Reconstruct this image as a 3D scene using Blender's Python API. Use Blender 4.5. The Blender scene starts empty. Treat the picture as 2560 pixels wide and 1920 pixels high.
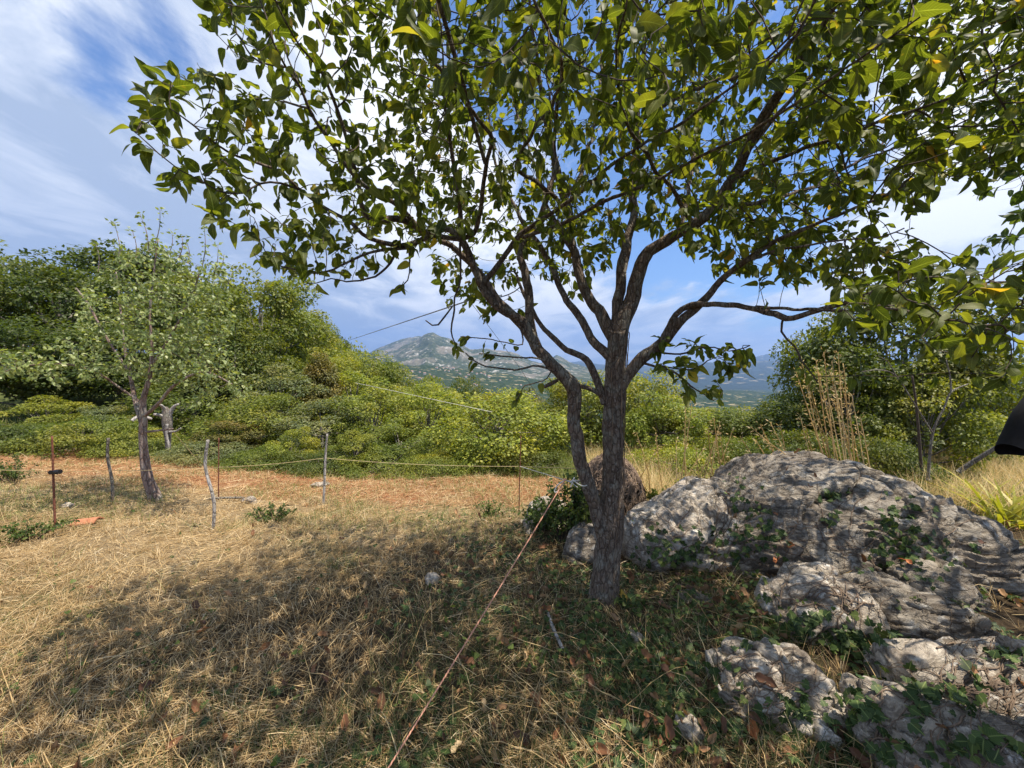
import bpy, bmesh, math, random
import numpy as np
from mathutils import Vector, Matrix, kdtree, noise as mnoise
from mathutils.bvhtree import BVHTree
R = math.radians
rng = np.random.default_rng(7); random.seed(7)
SC = bpy.context.scene; COL = SC.collection

# ------------------------------------------------------------------ camera
CAM_H = 1.6; PITCH = R(3.57); F = 962.0           # focal length in pixels of a 2560 px wide frame
cam = bpy.data.cameras.new('camera'); cam.sensor_width = 36; cam.lens = 36*F/2560
cam.clip_start = .02; cam.clip_end = 40000
cob = bpy.data.objects.new('camera', cam); COL.objects.link(cob)
cob.location = (0, 0, CAM_H); cob.rotation_euler = (R(90)-PITCH, 0, 0); SC.camera = cob
def P(px, py, Y):
    u = (px-1280)/F; v = (py-960)/F
    dy = math.cos(PITCH)-v*math.sin(PITCH); dz = -math.sin(PITCH)-v*math.cos(PITCH)
    return np.array([u*Y/dy, Y, CAM_H+dz*Y/dy])

# ------------------------------------------------------------------ light and sky
SUN_EL = R(68); SUN_DIR = np.array([.96, -.27]); SUN_DIR = SUN_DIR/np.linalg.norm(SUN_DIR)
sd = Vector((SUN_DIR[0]*math.cos(SUN_EL), SUN_DIR[1]*math.cos(SUN_EL), math.sin(SUN_EL)))
sl = bpy.data.lights.new('sun', 'SUN'); sl.energy = 5.0; sl.angle = R(.5); sl.color = (1, .90, .76)
so = bpy.data.objects.new('sun', sl); COL.objects.link(so); so.rotation_euler = sd.to_track_quat('Z', 'Y').to_euler()
so.location = (20, 5, 30)
SC.view_settings.view_transform = 'Standard'; SC.view_settings.look = 'None'
SC.view_settings.exposure = 0.85; SC.view_settings.gamma = 1
SC.cycles.max_bounces = 6; SC.cycles.diffuse_bounces = 3; SC.cycles.glossy_bounces = 2
SC.cycles.transmission_bounces = 3; SC.cycles.volume_bounces = 0; SC.cycles.transparent_max_bounces = 6

class NT:
    def __init__(s, nt): s.nt = nt; nt.nodes.clear()
    def n(s, typ, ins=None, **kw):
        nd = s.nt.nodes.new(typ)
        for k, v in kw.items(): setattr(nd, k, v)
        for k, v in (ins or {}).items():
            sock = nd.inputs[k]
            if isinstance(v, bpy.types.NodeSocket): s.nt.links.new(v, sock)
            else: sock.default_value = v
        return nd
    def math(s, op, a, b=0.0, c=None, clamp=False):
        ins = {0: a, 1: b}
        if c is not None: ins[2] = c
        return s.n('ShaderNodeMath', ins, operation=op, use_clamp=clamp).outputs[0]
    def vmath(s, op, a, b=None):
        ins = {0: a}
        if b is not None: ins[1] = b
        nd = s.n('ShaderNodeVectorMath', ins, operation=op)
        return nd.outputs['Value'] if op in ('DOT_PRODUCT', 'LENGTH', 'DISTANCE') else nd.outputs[0]
    def noise(s, vec, scale, detail=5, rough=.55, dist=0.0, dim='3D'):
        nd = s.n('ShaderNodeTexNoise', {'Scale': scale, 'Detail': detail, 'Roughness': rough, 'Distortion': dist}, noise_dimensions=dim)
        if vec is not None: s.nt.links.new(vec, nd.inputs['Vector'])
        return nd.outputs['Fac']
    def ramp(s, fac, stops, interp='LINEAR'):
        nd = s.n('ShaderNodeValToRGB', {'Fac': fac}); cr = nd.color_ramp; cr.interpolation = interp
        while len(cr.elements) < len(stops): cr.elements.new(.5)
        for e, (p, c) in zip(cr.elements, stops): e.position = p; e.color = (*c, 1) if len(c) == 3 else c
        return nd.outputs['Color']
    def mix(s, fac, a, b, mode='MIX'):
        nd = s.n('ShaderNodeMix', data_type='RGBA', blend_type=mode)
        for i, v in ((0, fac), (6, a), (7, b)):
            if isinstance(v, bpy.types.NodeSocket): s.nt.links.new(v, nd.inputs[i])
            else: nd.inputs[i].default_value = (*v, 1) if isinstance(v, tuple) and len(v) == 3 else v
        return nd.outputs[2]
    def mapr(s, v, a, b, c=0.0, d=1.0, smooth=False):
        return s.n('ShaderNodeMapRange', {'Value': v, 'From Min': a, 'From Max': b, 'To Min': c, 'To Max': d},
                   interpolation_type='SMOOTHSTEP' if smooth else 'LINEAR').outputs[0]

world = bpy.data.worlds.new('World'); SC.world = world; world.use_nodes = True
w = NT(world.node_tree)
sky = w.n('ShaderNodeTexSky', sky_type='NISHITA', sun_disc=False)
sky.sun_elevation = SUN_EL; sky.sun_rotation = math.atan2(SUN_DIR[0], SUN_DIR[1]); sky.altitude = 600; sky.air_density = 1.2; sky.dust_density = .4; sky.ozone_density = 2.5
tc = w.n('ShaderNodeTexCoord').outputs['Generated']
sx = w.n('ShaderNodeSeparateXYZ', {0: tc})
zz = w.math('MAXIMUM', sx.outputs[2], 0.0)
zd = w.math('ADD', zz, .16)
cx = w.math('DIVIDE', sx.outputs[0], zd); cy = w.math('DIVIDE', sx.outputs[1], zd)
cvec = w.n('ShaderNodeCombineXYZ', {0: cx, 1: cy, 2: 0.0}).outputs[0]
# streaked high cloud (stretched along one wind direction)
mp = w.n('ShaderNodeMapping', {'Vector': cvec, 'Rotation': (0, 0, R(28)), 'Scale': (1.0, .42, 1)}).outputs[0]
n1 = w.noise(mp, 1.5, 8, .62, .35)
n2 = w.noise(w.n('ShaderNodeMapping', {'Vector': cvec, 'Location': (3.1, 7.7, 0), 'Rotation': (0, 0, R(28)), 'Scale': (1, .6, 1)}).outputs[0], 3.1, 7, .62, .35)
cov = w.math('ADD', w.math('MULTIPLY', n1, .62), w.math('MULTIPLY', n2, .38))
def dirpx(px, py):
    d = P(px, py, 1.0)-np.array([0, 0, CAM_H]); d /= np.linalg.norm(d); return tuple(float(t) for t in d)
def blob(px, py, r):       # 1 at that direction of the sky, 0 beyond angle r degrees
    dp = w.vmath('DOT_PRODUCT', w.vmath('NORMALIZE', tc), dirpx(px, py))
    return w.mapr(dp, math.cos(R(r)), 1.0, 0.0, 1.0, True)
def add(acc, px, py, r, amt): return w.math('ADD', acc, w.math('MULTIPLY', blob(px, py, r), amt))
for a in ((60, 190, 8, -.12), (380, 250, 8, -.09), (300, 110, 7, -.05), (180, 10, 8, -.05), (200, 260, 7, -.06), (60, 60, 10, .08), (250, 60, 6, .05), (30, 330, 12, .1), (1750, 600, 16, -.13), (1700, 330, 18, -.15), (1600, 620, 9, -.08), (2050, 460, 11, -.15), (1950, 720, 7, -.05), (1560, 820, 12, .12), (2260, 540, 8, -.06), (1250, 60, 16, -.12), (2050, 760, 12, -.05),
          (250, 500, 24, .16), (60, 700, 18, .16), (800, 650, 24, .18), (2440, 640, 14, .2), (2500, 260, 18, .14), (1000, 430, 18, .14), (1900, 850, 14, .06), (1300, 850, 12, .14)):
    cov = add(cov, *a)
low = w.mapr(sx.outputs[2], .0, .22, .10, 0.0)
cov = w.math('ADD', cov, low)
cm = w.mapr(cov, .41, .565, 0, 1, True)
# billow shading inside the clouds
n3 = w.noise(w.n('ShaderNodeMapping', {'Vector': cvec, 'Location': (1.3, .4, 0), 'Rotation': (0, 0, R(28)), 'Scale': (1.0, .6, 1)}).outputs[0], 2.3, 9, .6, .6)
n3 = w.math('ADD', n3, w.math('MULTIPLY', blob(520, 700, 24), -.12)); n3 = w.math('ADD', n3, w.math('MULTIPLY', blob(860, 780, 16), -.13))
n3 = w.math('ADD', n3, w.math('MULTIPLY', blob(120, 560, 16), -.05)); n3 = w.math('ADD', n3, w.math('MULTIPLY', blob(1000, 420, 30), .13))
n3 = w.math('ADD', n3, w.math('MULTIPLY', blob(2450, 500, 25), .13)); n3 = w.math('ADD', n3, w.math('MULTIPLY', blob(1350, 800, 12), .12))
ccol = w.ramp(n3, [(.36, (3.1, 3.7, 4.8)), (.46, (4.6, 5.1, 6.0)), (.54, (6.3, 6.6, 7.0)), (.63, (8.2, 8.2, 8.2))])
skyc = w.mix(1.0, sky.outputs[0], (.60, .80, 1.08), 'MULTIPLY')
wc = w.mix(cm, skyc, ccol)
bg = w.n('ShaderNodeBackground', {'Color': wc, 'Strength': .088})
w.n('ShaderNodeOutputWorld', {'Surface': bg.outputs[0]})

# ------------------------------------------------------------------ helpers
def tag(o, label=None, cat=None, group=None, kind=None):
    if label: o['label'] = label
    if cat: o['category'] = cat
    if group: o['group'] = group
    if kind: o['kind'] = kind
    return o
def empty(name, loc=(0, 0, 0)):
    o = bpy.data.objects.new(name, None); o.location = tuple(float(c) for c in loc); o.empty_display_size = .2; COL.objects.link(o); return o
def link(name, me, parent=None, mat=None):
    o = bpy.data.objects.new(name, me); COL.objects.link(o)
    if mat: me.materials.clear(); me.materials.append(mat)
    if parent: o.parent = parent
    return o
def npmesh(name, v, f, uv=None, smooth=True):
    v = np.asarray(v, np.float32); f = np.asarray(f, np.int32); k = f.shape[1]
    me = bpy.data.meshes.new(name); me.vertices.add(len(v)); me.vertices.foreach_set('co', v.ravel())
    me.loops.add(f.size); me.loops.foreach_set('vertex_index', f.ravel())
    me.polygons.add(len(f)); me.polygons.foreach_set('loop_start', np.arange(0, f.size, k, dtype=np.int32))
    me.polygons.foreach_set('loop_total', np.full(len(f), k, np.int32))
    if smooth: me.polygons.foreach_set('use_smooth', np.ones(len(f), bool))
    me.update(calc_edges=True)
    if uv is not None:
        l = me.uv_layers.new(name='UVMap'); l.data.foreach_set('uv', np.asarray(uv, np.float32)[f.ravel()].ravel())
    return me
def hashn(ix, iy, iz=0, s=0):
    h = (ix.astype(np.int64)*374761393+iy.astype(np.int64)*668265263+(iz*1274126177 if np.isscalar(iz) else iz.astype(np.int64)*1274126177)+s*974634777) & 0xffffffff
    h = ((h ^ (h >> 13))*1274126177) & 0xffffffff; h = h ^ (h >> 16)
    return (h & 0xffff)/65535.0
def vn2(x, y, s=0):
    x = np.asarray(x, float); y = np.asarray(y, float); ix = np.floor(x); iy = np.floor(y); fx = x-ix; fy = y-iy
    fx = fx*fx*(3-2*fx); fy = fy*fy*(3-2*fy)
    a = hashn(ix, iy, 0, s); b = hashn(ix+1, iy, 0, s); c = hashn(ix, iy+1, 0, s); d = hashn(ix+1, iy+1, 0, s)
    return (a*(1-fx)+b*fx)*(1-fy)+(c*(1-fx)+d*fx)*fy
def fb2(x, y, o=4, s=0, g=.5):
    t = 0; a = 1; m = 0
    for i in range(o): t = t+a*vn2(x*2**i+i*17.3, y*2**i-i*9.1, s+i); m += a; a *= g
    return t/m
def vn3(p, s=0):
    i = np.floor(p); f = p-i; f = f*f*(3-2*f); r = 0
    for dx in (0, 1):
        for dy in (0, 1):
            for dz in (0, 1):
                wgt = (f[:, 0] if dx else 1-f[:, 0])*(f[:, 1] if dy else 1-f[:, 1])*(f[:, 2] if dz else 1-f[:, 2])
                r = r+wgt*hashn(i[:, 0]+dx, i[:, 1]+dy, i[:, 2]+dz, s)
    return r
def fb3(p, o=4, s=0, g=.5):
    t = 0; a = 1; m = 0
    for i in range(o): t = t+a*vn3(p*2**i+i*13.7, s+i); m += a; a *= g
    return t/m
def unit(a): return a/np.maximum(np.linalg.norm(a, axis=-1, keepdims=True), 1e-9)
def basis(d, nh):          # rows: x (width), y (length), z (normal)
    y = unit(d); x = unit(np.cross(y, nh)); z = np.cross(x, y); return np.stack([x, y, z], 1)
def scatter(tv, tf, pos, B, scale, tuv=None):
    N = len(pos); sc = scale[:, None, None] if scale.ndim == 1 else scale[:, None, :]
    v = (tv[None]*sc) @ B + pos[:, None]
    f = tf[None]+(np.arange(N)*len(tv))[:, None, None]
    return v.reshape(-1, 3), f.reshape(-1, tf.shape[1]), (np.tile(tuv, (N, 1)) if tuv is not None else None)
def cat(parts):
    vs, fs, us = [], [], []; o = 0
    for v, f, u in parts:
        vs.append(v); fs.append(f+o); o += len(v)
        if u is not None: us.append(u)
    return np.concatenate(vs), np.concatenate(fs), (np.concatenate(us) if us else None)
class Tubes:
    def __init__(s): s.v = []; s.f = []; s.u = []; s.o = 0
    def add(s, pts, rad, sides=6, cap=True, noise=0, nf=20, seed=0):
        pts = np.asarray(pts, float); n = len(pts); rad = np.broadcast_to(np.asarray(rad, float), (n,)).copy()
        t = np.gradient(pts, axis=0); t = unit(t)
        ref = np.array([0, 0, 1.]) if abs(t[0, 2]) < .9 else np.array([1., 0, 0])
        a = np.zeros((n, 3)); a[0] = unit(np.cross(t[0], ref))
        for i in range(1, n):
            q = a[i-1]-t[i]*np.dot(a[i-1], t[i]); a[i] = q/max(np.linalg.norm(q), 1e-9)
        b = np.cross(t, a); th = np.linspace(0, 2*math.pi, sides, endpoint=False)
        dirs = a[:, None]*np.cos(th)[None, :, None]+b[:, None]*np.sin(th)[None, :, None]
        rr = rad[:, None, None]*np.ones((1, sides, 1))
        if noise:
            q = pts[:, None]+dirs*rad[:, None, None]; k = fb3(q.reshape(-1, 3)*np.array([nf, nf, nf*.4])+50, 4, seed, .6).reshape(n, sides, 1)
            rr = rr*(1+noise*(k-.5)*2)
        v = pts[:, None]+dirs*rr
        L = np.concatenate([[0], np.cumsum(np.linalg.norm(np.diff(pts, axis=0), axis=1))])
        uv = np.stack([np.broadcast_to(th/(2*math.pi), (n, sides)), np.broadcast_to(L[:, None], (n, sides))], -1)
        i = np.arange(n-1)[:, None]*sides; j = np.arange(sides)[None]; k = (j+1) % sides
        f = np.stack([i+j, i+k, i+sides+k, i+sides+j], -1).reshape(-1, 4)+s.o
        s.v.append(v.reshape(-1, 3)); s.u.append(uv.reshape(-1, 2)); s.f.append(f); s.o += n*sides
        if cap:
            for e, r in ((0, 0), (n-1, (n-1)*sides)):
                c = pts[e]; s.v.append(c[None]); s.u.append(np.zeros((1, 2)))
                q = np.array([[s.o-n*sides-(1 if e else 0)+r+x, s.o-n*sides-(1 if e else 0)+r+(x+1) % sides, s.o, s.o] for x in range(0)]).reshape(-1, 4) if False else None
                s.o += 1
                base = s.o-1-(n*sides)-(1 if e else 0)+r
                s.f.append(np.array([[base+x, base+(x+1) % sides, s.o-1, s.o-1] for x in range(sides)]))
    def mesh(s, name):
        v = np.concatenate(s.v); f = np.concatenate(s.f); u = np.concatenate(s.u)
        quad = f[:, 2] != f[:, 3]; tri = f[~quad][:, :3]; f4 = f[quad]
        me = bpy.data.meshes.new(name); me.vertices.add(len(v)); me.vertices.foreach_set('co', v.astype(np.float32).ravel())
        loops = np.concatenate([f4.ravel(), tri.ravel()]).astype(np.int32); me.loops.add(len(loops)); me.loops.foreach_set('vertex_index', loops)
        ls = np.concatenate([np.arange(len(f4))*4, len(f4)*4+np.arange(len(tri))*3]).astype(np.int32)
        lt = np.concatenate([np.full(len(f4), 4), np.full(len(tri), 3)]).astype(np.int32)
        me.polygons.add(len(ls)); me.polygons.foreach_set('loop_start', ls); me.polygons.foreach_set('loop_total', lt)
        me.polygons.foreach_set('use_smooth', np.ones(len(ls), bool)); me.update(calc_edges=True)
        l = me.uv_layers.new(name='UVMap'); l.data.foreach_set('uv', u[loops].astype(np.float32).ravel()); return me
def resample(pts, step):
    pts = np.asarray(pts, float); d = np.linalg.norm(np.diff(pts[:, :3], axis=0), axis=1); L = np.concatenate([[0], np.cumsum(d)])
    n = max(2, int(L[-1]/step)+1); t = np.linspace(0, L[-1], n)
    # catmull-rom through the knots
    out = np.zeros((n, pts.shape[1])); idx = np.clip(np.searchsorted(L, t, side='right')-1, 0, len(pts)-2)
    P1 = pts[idx]; P2 = pts[idx+1]; P0 = pts[np.maximum(idx-1, 0)]; P3 = pts[np.minimum(idx+2, len(pts)-1)]
    u = ((t-L[idx])/np.maximum(L[idx+1]-L[idx], 1e-9))[:, None]
    out = .5*((2*P1)+(-P0+P2)*u+(2*P0-5*P1+4*P2-P3)*u**2+(-P0+3*P1-3*P2+P3)*u**3)
    return out

# ------------------------------------------------------------------ materials
def newmat(name):
    m = bpy.data.materials.new(name); m.use_nodes = True; return m, NT(m.node_tree)
def out(t, sh, disp=None):
    t.n('ShaderNodeOutputMaterial', {'Surface': sh})
def pbsdf(t, col, rough=.8, bump=None, bstr=.3, bdist=.01, spec=.3):
    ins = {'Roughness': rough, 'Specular IOR Level': spec}
    if isinstance(col, tuple): col = (*col, 1)
    ins['Base Color'] = col
    nd = t.n('ShaderNodeBsdfPrincipled', ins)
    if bump is not None:
        b = t.n('ShaderNodeBump', {'Height': bump, 'Strength': bstr, 'Distance': bdist}); t.nt.links.new(b.outputs[0], nd.inputs['Normal'])
    return nd.outputs[0]
def leafmat(name, stops, back=(.20, .26, .12), trans=.45, tcol=None, veins=True, rough=.45, objcol=False, backmix=.6, spec=.35, tboost=1.5):
    m, t = newmat(name)
    geo = t.n('ShaderNodeNewGeometry'); rnd = geo.outputs['Random Per Island']
    col = t.ramp(rnd, stops)
    if objcol:
        oi = t.n('ShaderNodeObjectInfo'); col = t.mix(1.0, col, oi.outputs['Color'], 'MULTIPLY')
        hn = t.noise(geo.outputs['Position'], 1.1, 3, .6); col = t.mix(1.0, col, t.ramp(hn, [(.35, (.72, .80, .8)), (.5, (1, 1, 1)), (.66, (1.35, 1.12, .9))]), 'MULTIPLY')
    if veins:
        uv = t.n('ShaderNodeTexCoord').outputs['UV']; s = t.n('ShaderNodeSeparateXYZ', {0: uv})
        d = t.math('ABSOLUTE', t.math('SUBTRACT', s.outputs[0], .5))
        mid = t.mapr(d, .012, .035, 1, 0)
        side = t.math('FRACT', t.math('MULTIPLY', t.math('SUBTRACT', s.outputs[1], t.math('MULTIPLY', d, .55)), 8.0))
        side = t.mapr(t.math('ABSOLUTE', t.math('SUBTRACT', side, .5)), .0, .09, .55, 0)
        vein = t.math('MAXIMUM', mid, side)
        col = t.mix(t.math('MULTIPLY', vein, .5), col, (.30, .36, .12))
        # yellowing / rust blotches, per leaf
        tcg = t.n('ShaderNodeTexCoord').outputs['Object']
        bl = t.mapr(t.noise(tcg, 38, 3, .6), .60, .72, 0, .7)
        rr = t.mapr(t.math('FRACT', t.math('MULTIPLY', rnd, 37.3)), .45, 1.0, 0, 1)
        col = t.mix(t.math('MULTIPLY', bl, rr), col, (.26, .20, .045))
    front = col
    bk = t.mix(backmix, col, back) if back else col
    if back and objcol: bk = t.mix(backmix, col, t.mix(1.0, back, t.n('ShaderNodeObjectInfo').outputs['Color'], 'MULTIPLY'))
    c2 = t.mix(geo.outputs['Backfacing'], front, bk)
    pr = pbsdf(t, c2, rough, spec=spec)
    tc_ = t.mix(1.0, col, (tboost*1.3, tboost*1.25, tboost*.35), 'MULTIPLY')
    tr = t.n('ShaderNodeBsdfTranslucent', {'Color': tc_}).outputs[0]
    out(t, t.n('ShaderNodeMixShader', {0: trans, 1: pr, 2: tr}).outputs[0]); return m
def barkmat(name, c1, c2, c3, sc=30, lich=.5):
    m, t = newmat(name); tc = t.n('ShaderNodeTexCoord').outputs['Object']
    mp = t.n('ShaderNodeMapping', {'Vector': tc, 'Scale': (1, 1, .35)}).outputs[0]
    n = t.noise(mp, sc, 8, .7); n2 = t.noise(tc, sc*2.5, 4, .6); n3 = t.noise(tc, sc*.35, 4, .6)
    vo = t.n('ShaderNodeTexVoronoi', {'Vector': mp, 'Scale': sc*1.3}, feature='DISTANCE_TO_EDGE').outputs[0]
    crack = t.mapr(vo, 0, .12, 1, 0)
    col = t.ramp(n, [(.3, c1), (.52, c2), (.72, c3)])
    col = t.mix(t.mapr(n3, .5, .62, 0, lich), col, (.30, .30, .25))
    col = t.mix(t.mapr(n2, .58, .66, 0, .6), col, (.36, .35, .30))
    col = t.mix(t.math('MULTIPLY', crack, .6), col, tuple(x*.4 for x in c1))
    h = t.math('SUBTRACT', t.math('ADD', n, t.math('MULTIPLY', n2, .4)), t.math('MULTIPLY', crack, .5))
    out(t, pbsdf(t, col, .9, h, .9, .012, .15)); return m
def flatmat(name, col, rough=.8, sc=20, var=.25, bump=.2, spec=.3):
    m, t = newmat(name); tc = t.n('ShaderNodeTexCoord').outputs['Object']; n = t.noise(tc, sc, 5, .6)
    c = t.ramp(n, [(.3, tuple(x*(1-var) for x in col)), (.7, tuple(min(1, x*(1+var)) for x in col))])
    out(t, pbsdf(t, c, rough, n, bump, .003, spec)); return m
def strawmat(name, stops, trans=.25, tb=1.3):
    m, t = newmat(name); g = t.n('ShaderNodeNewGeometry'); col = t.ramp(g.outputs['Random Per Island'], stops)
    pos = g.outputs['Position']; big = t.noise(pos, .9, 3, .5)
    col = t.mix(t.mapr(big, .35, .65, .0, .35), col, t.mix(1.0, col, (.62, .58, .52), 'MULTIPLY'))
    pr = pbsdf(t, col, .7, spec=.25); tr = t.n('ShaderNodeBsdfTranslucent', {'Color': t.mix(1.0, col, (tb, tb, tb*.8), 'MULTIPLY')}).outputs[0]
    out(t, t.n('ShaderNodeMixShader', {0: trans, 1: pr, 2: tr}).outputs[0]); return m
def rockmat(name, base=1.0, strat=(1, 1, 1), warm=0.0):
    m, t = newmat(name); tc = t.n('ShaderNodeTexCoord').outputs['Object']
    mp = t.n('ShaderNodeMapping', {'Vector': tc, 'Rotation': (R(12), R(20), 0), 'Scale': (1, 1.5, 3.2)}).outputs[0]
    n = t.noise(tc, 3.2, 9, .68, .4); nl = t.noise(mp, 5, 9, .7, 1.1); nf = t.noise(tc, 40, 6, .7); nm = t.noise(tc, 11, 6, .65)
    b = base
    col = t.ramp(n, [(.32, (.20*b, .165*b, .13*b)), (.5, (.34*b, .30*b, .245*b)), (.68, (.46*b, .425*b, .36*b))])
    col = t.mix(t.mapr(nl, .54, .42, 0, .85), col, (.11*b, .09*b, .07*b))
    col = t.mix(t.mapr(nm, .58, .68, 0, .7), col, (.62*b, .61*b, .57*b))        # pale lichen
    col = t.mix(t.mapr(nf, .62, .74, 0, .4), col, (.12, .10, .08))
    col = t.mix(t.mapr(t.noise(tc, 2.1, 5, .6), .55, .68, 0, .45), col, (.24, .18, .12))
    vo = t.n('ShaderNodeTexVoronoi', {'Vector': t.vmath('ADD', mp, t.n('ShaderNodeTexNoise', {'Vector': tc, 'Scale': 6.0, 'Detail': 5}).outputs['Color']), 'Scale': 2.6}, feature='DISTANCE_TO_EDGE').outputs[0]
    cr = t.mapr(vo, 0, .035, 1, 0)
    col = t.mix(t.math('MULTIPLY', cr, .3), col, (.06, .05, .04))
    h = t.math('ADD', t.math('MULTIPLY', nl, 1.1), t.math('MULTIPLY', nf, .18)); h = t.math('ADD', h, t.math('MULTIPLY', nm, .45))
    h = t.math('SUBTRACT', h, t.math('MULTIPLY', cr, .22))
    out(t, pbsdf(t, col, .92, h, 1.0, .06, .15)); return m

M = {}
M['apple'] = leafmat('apple_leaf', [(0, (.034, .052, .010)), (.35, (.056, .077, .013)), (.7, (.088, .110, .018)), (.95, (.14, .15, .025)), (.99, (.25, .22, .04)), (1, (.40, .20, .03))], back=(.12, .145, .06), trans=.42, backmix=.40, tboost=2.1, spec=.22, rough=.55)
M['apple_dark'] = leafmat('dark_leaf', [(0, (.03, .06, .015)), (.5, (.05, .09, .02)), (1, (.08, .12, .03))], back=(.12, .16, .08), trans=.35, tboost=1.6)
M['pear'] = leafmat('pear_leaf', [(0, (.10, .145, .045)), (.5, (.18, .235, .08)), (.85, (.29, .34, .14)), (1, (.40, .43, .22))], back=(.26, .31, .15), trans=.35, veins=False, rough=.4, tboost=1.3)
M['foliage'] = leafmat('tree_foliage', [(0, (.55, .55, .5)), (.5, (.95, .95, .9)), (.9, (1.35, 1.3, 1.1)), (1, (1.9, 1.6, 1.1))], back=(1.1, 1.15, 1.1), trans=.38, veins=False, objcol=True, rough=.5, tboost=1.35)
M['ivy'] = leafmat('ivy_leaf', [(0, (.018, .036, .011)), (.5, (.030, .058, .017)), (.85, (.055, .09, .025)), (1, (.12, .15, .04))], back=(.09, .12, .06), trans=.15, veins=True, rough=.5, tboost=1.4, spec=.18)
M['weed'] = leafmat('weed_leaf', [(0, (.03, .055, .014)), (.5, (.055, .09, .022)), (1, (.13, .17, .045))], back=(.09, .12, .05), trans=.35, spec=.2, veins=False, rough=.5)
M['yellowplant'] = leafmat('yellow_leaf', [(0, (.22, .25, .03)), (.6, (.36, .34, .05)), (1, (.5, .42, .08))], back=(.4, .4, .1), trans=.4, veins=False, tboost=1.2)
M['deadleaf'] = leafmat('dead_leaf', [(0, (.06, .03, .018)), (.3, (.12, .055, .028)), (.65, (.22, .10, .045)), (.9, (.34, .20, .10)), (1, (.44, .33, .18))], back=(.30, .19, .10), trans=.15, veins=False, rough=.6, tboost=1.0)
M['straw'] = strawmat('straw', [(0, (.20, .12, .05)), (.3, (.37, .25, .115)), (.65, (.56, .41, .21)), (.9, (.68, .53, .31)), (1, (.74, .63, .43))])
M['hay'] = strawmat('hay', [(0, (.22, .095, .045)), (.4, (.42, .20, .09)), (.8, (.58, .34, .17)), (1, (.66, .47, .27))])
M['green'] = strawmat('green_grass', [(0, (.07, .11, .025)), (.45, (.14, .19, .045)), (.8, (.26, .29, .09)), (1, (.45, .40, .19))], .3)
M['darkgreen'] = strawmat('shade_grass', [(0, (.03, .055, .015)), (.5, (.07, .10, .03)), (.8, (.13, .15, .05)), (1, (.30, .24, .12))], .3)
M['oat'] = strawmat('dry_oat', [(0, (.52, .36, .15)), (.6, (.70, .52, .26)), (1, (.78, .66, .40))], .3)
M['bark'] = barkmat('apple_bark', (.075, .055, .042), (.16, .12, .09), (.26, .205, .155), 34, .5)
M['bark2'] = barkmat('grey_bark', (.10, .085, .07), (.19, .165, .14), (.30, .27, .23), 26, .5)
M['deadwood'] = barkmat('dead_wood', (.22, .20, .18), (.42, .39, .36), (.58, .55, .51), 20, .1)
M['twig'] = flatmat('twig_bark', (.075, .055, .042), .85, 60, .35)
M['vine'] = flatmat('vine_stem', (.16, .115, .08), .85, 60, .35)
M['rock'] = rockmat('grey_limestone', 1.12)
M['rockw'] = rockmat('white_limestone', 1.8)
M['rust'] = flatmat('rusty_iron', (.17, .065, .04), .85, 60, .5)
M['black'] = flatmat('black_plastic', (.012, .012, .014), .5, 40, .2)
M['rope_o'] = None
M['terracotta'] = flatmat('terracotta', (.42, .17, .09), .85, 40, .25)
def ropemat(name, c1, c2, turns):
    m, t = newmat(name); uv = t.n('ShaderNodeTexCoord').outputs['UV']; s = t.n('ShaderNodeSeparateXYZ', {0: uv})
    ph = t.math('FRACT', t.math('ADD', t.math('MULTIPLY', s.outputs[1], turns), t.math('MULTIPLY', s.outputs[0], 3.0)))
    k = t.math('ABSOLUTE', t.math('SUBTRACT', ph, .5)); col = t.mix(t.mapr(k, .1, .35, 0, 1), c1, c2)
    out(t, pbsdf(t, col, .7, t.mapr(k, 0, .5, 1, 0), .6, .003)); return m
M['rope_o'] = ropemat('orange_rope', (.50, .19, .11), (.66, .38, .26), 60)
M['rope_w'] = ropemat('white_rope', (.62, .60, .55), (.78, .77, .72), 80)
M['string'] = ropemat('yellow_string', (.45, .34, .15), (.62, .50, .28), 90)
M['wire'] = flatmat('grey_wire', (.16, .16, .17), .5, 40, .1)

# ------------------------------------------------------------------ ground
def softp(x, k=1.0): return np.logaddexp(0, np.asarray(x, float)*k)/k
def sig(x): return 1/(1+np.exp(-np.clip(x, -40, 40)))
def ground(x, y):
    x = np.asarray(x, float); y = np.asarray(y, float)
    z = -.12*softp(y-2.8, 2)+.055*softp(-x-3, 1)
    left = sig((-x-.42*y)/1.6)
    z = z+5.0*(1-np.exp(-.42*softp(y-11, 1)/5.0))*left-.26*softp(y-11, 1)*(1-left)
    near = np.exp(-(x**2+(y-3)**2)/200)
    z = z+(fb2(x*.9, y*.9, 3, 5)-.5)*.16+(fb2(x*4.5, y*4.5, 3, 9)-.5)*.05*near
    z = z+.10*np.exp(-(((x-2.2)/1.3)**2+((y-2.2)/1.0)**2))
    return np.maximum(z, -70+(fb2(x*.03, y*.03, 3, 2)-.5)*4)
na, nr = 540, 300
ang = np.concatenate([np.linspace(-75, 75, na-90), np.linspace(78, 282, 90)]); rr = np.geomspace(.12, 150, nr)
A_, R_ = np.meshgrid(np.radians(ang), rr); GX = np.sin(A_)*R_; GY = np.cos(A_)*R_; GZ = ground(GX, GY)
i = np.arange(nr-1)[:, None]*na; j = np.arange(na)[None]; k = (j+1) % na
gf = np.stack([i+j, i+k, i+na+k, i+na+j], -1).reshape(-1, 4)[:, ::-1]
gv = np.stack([GX, GY, GZ], -1).reshape(-1, 3)
gme = npmesh('ground', gv, gf)
tri = np.array([[x, (x+1) % na] for x in range(na)])
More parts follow.
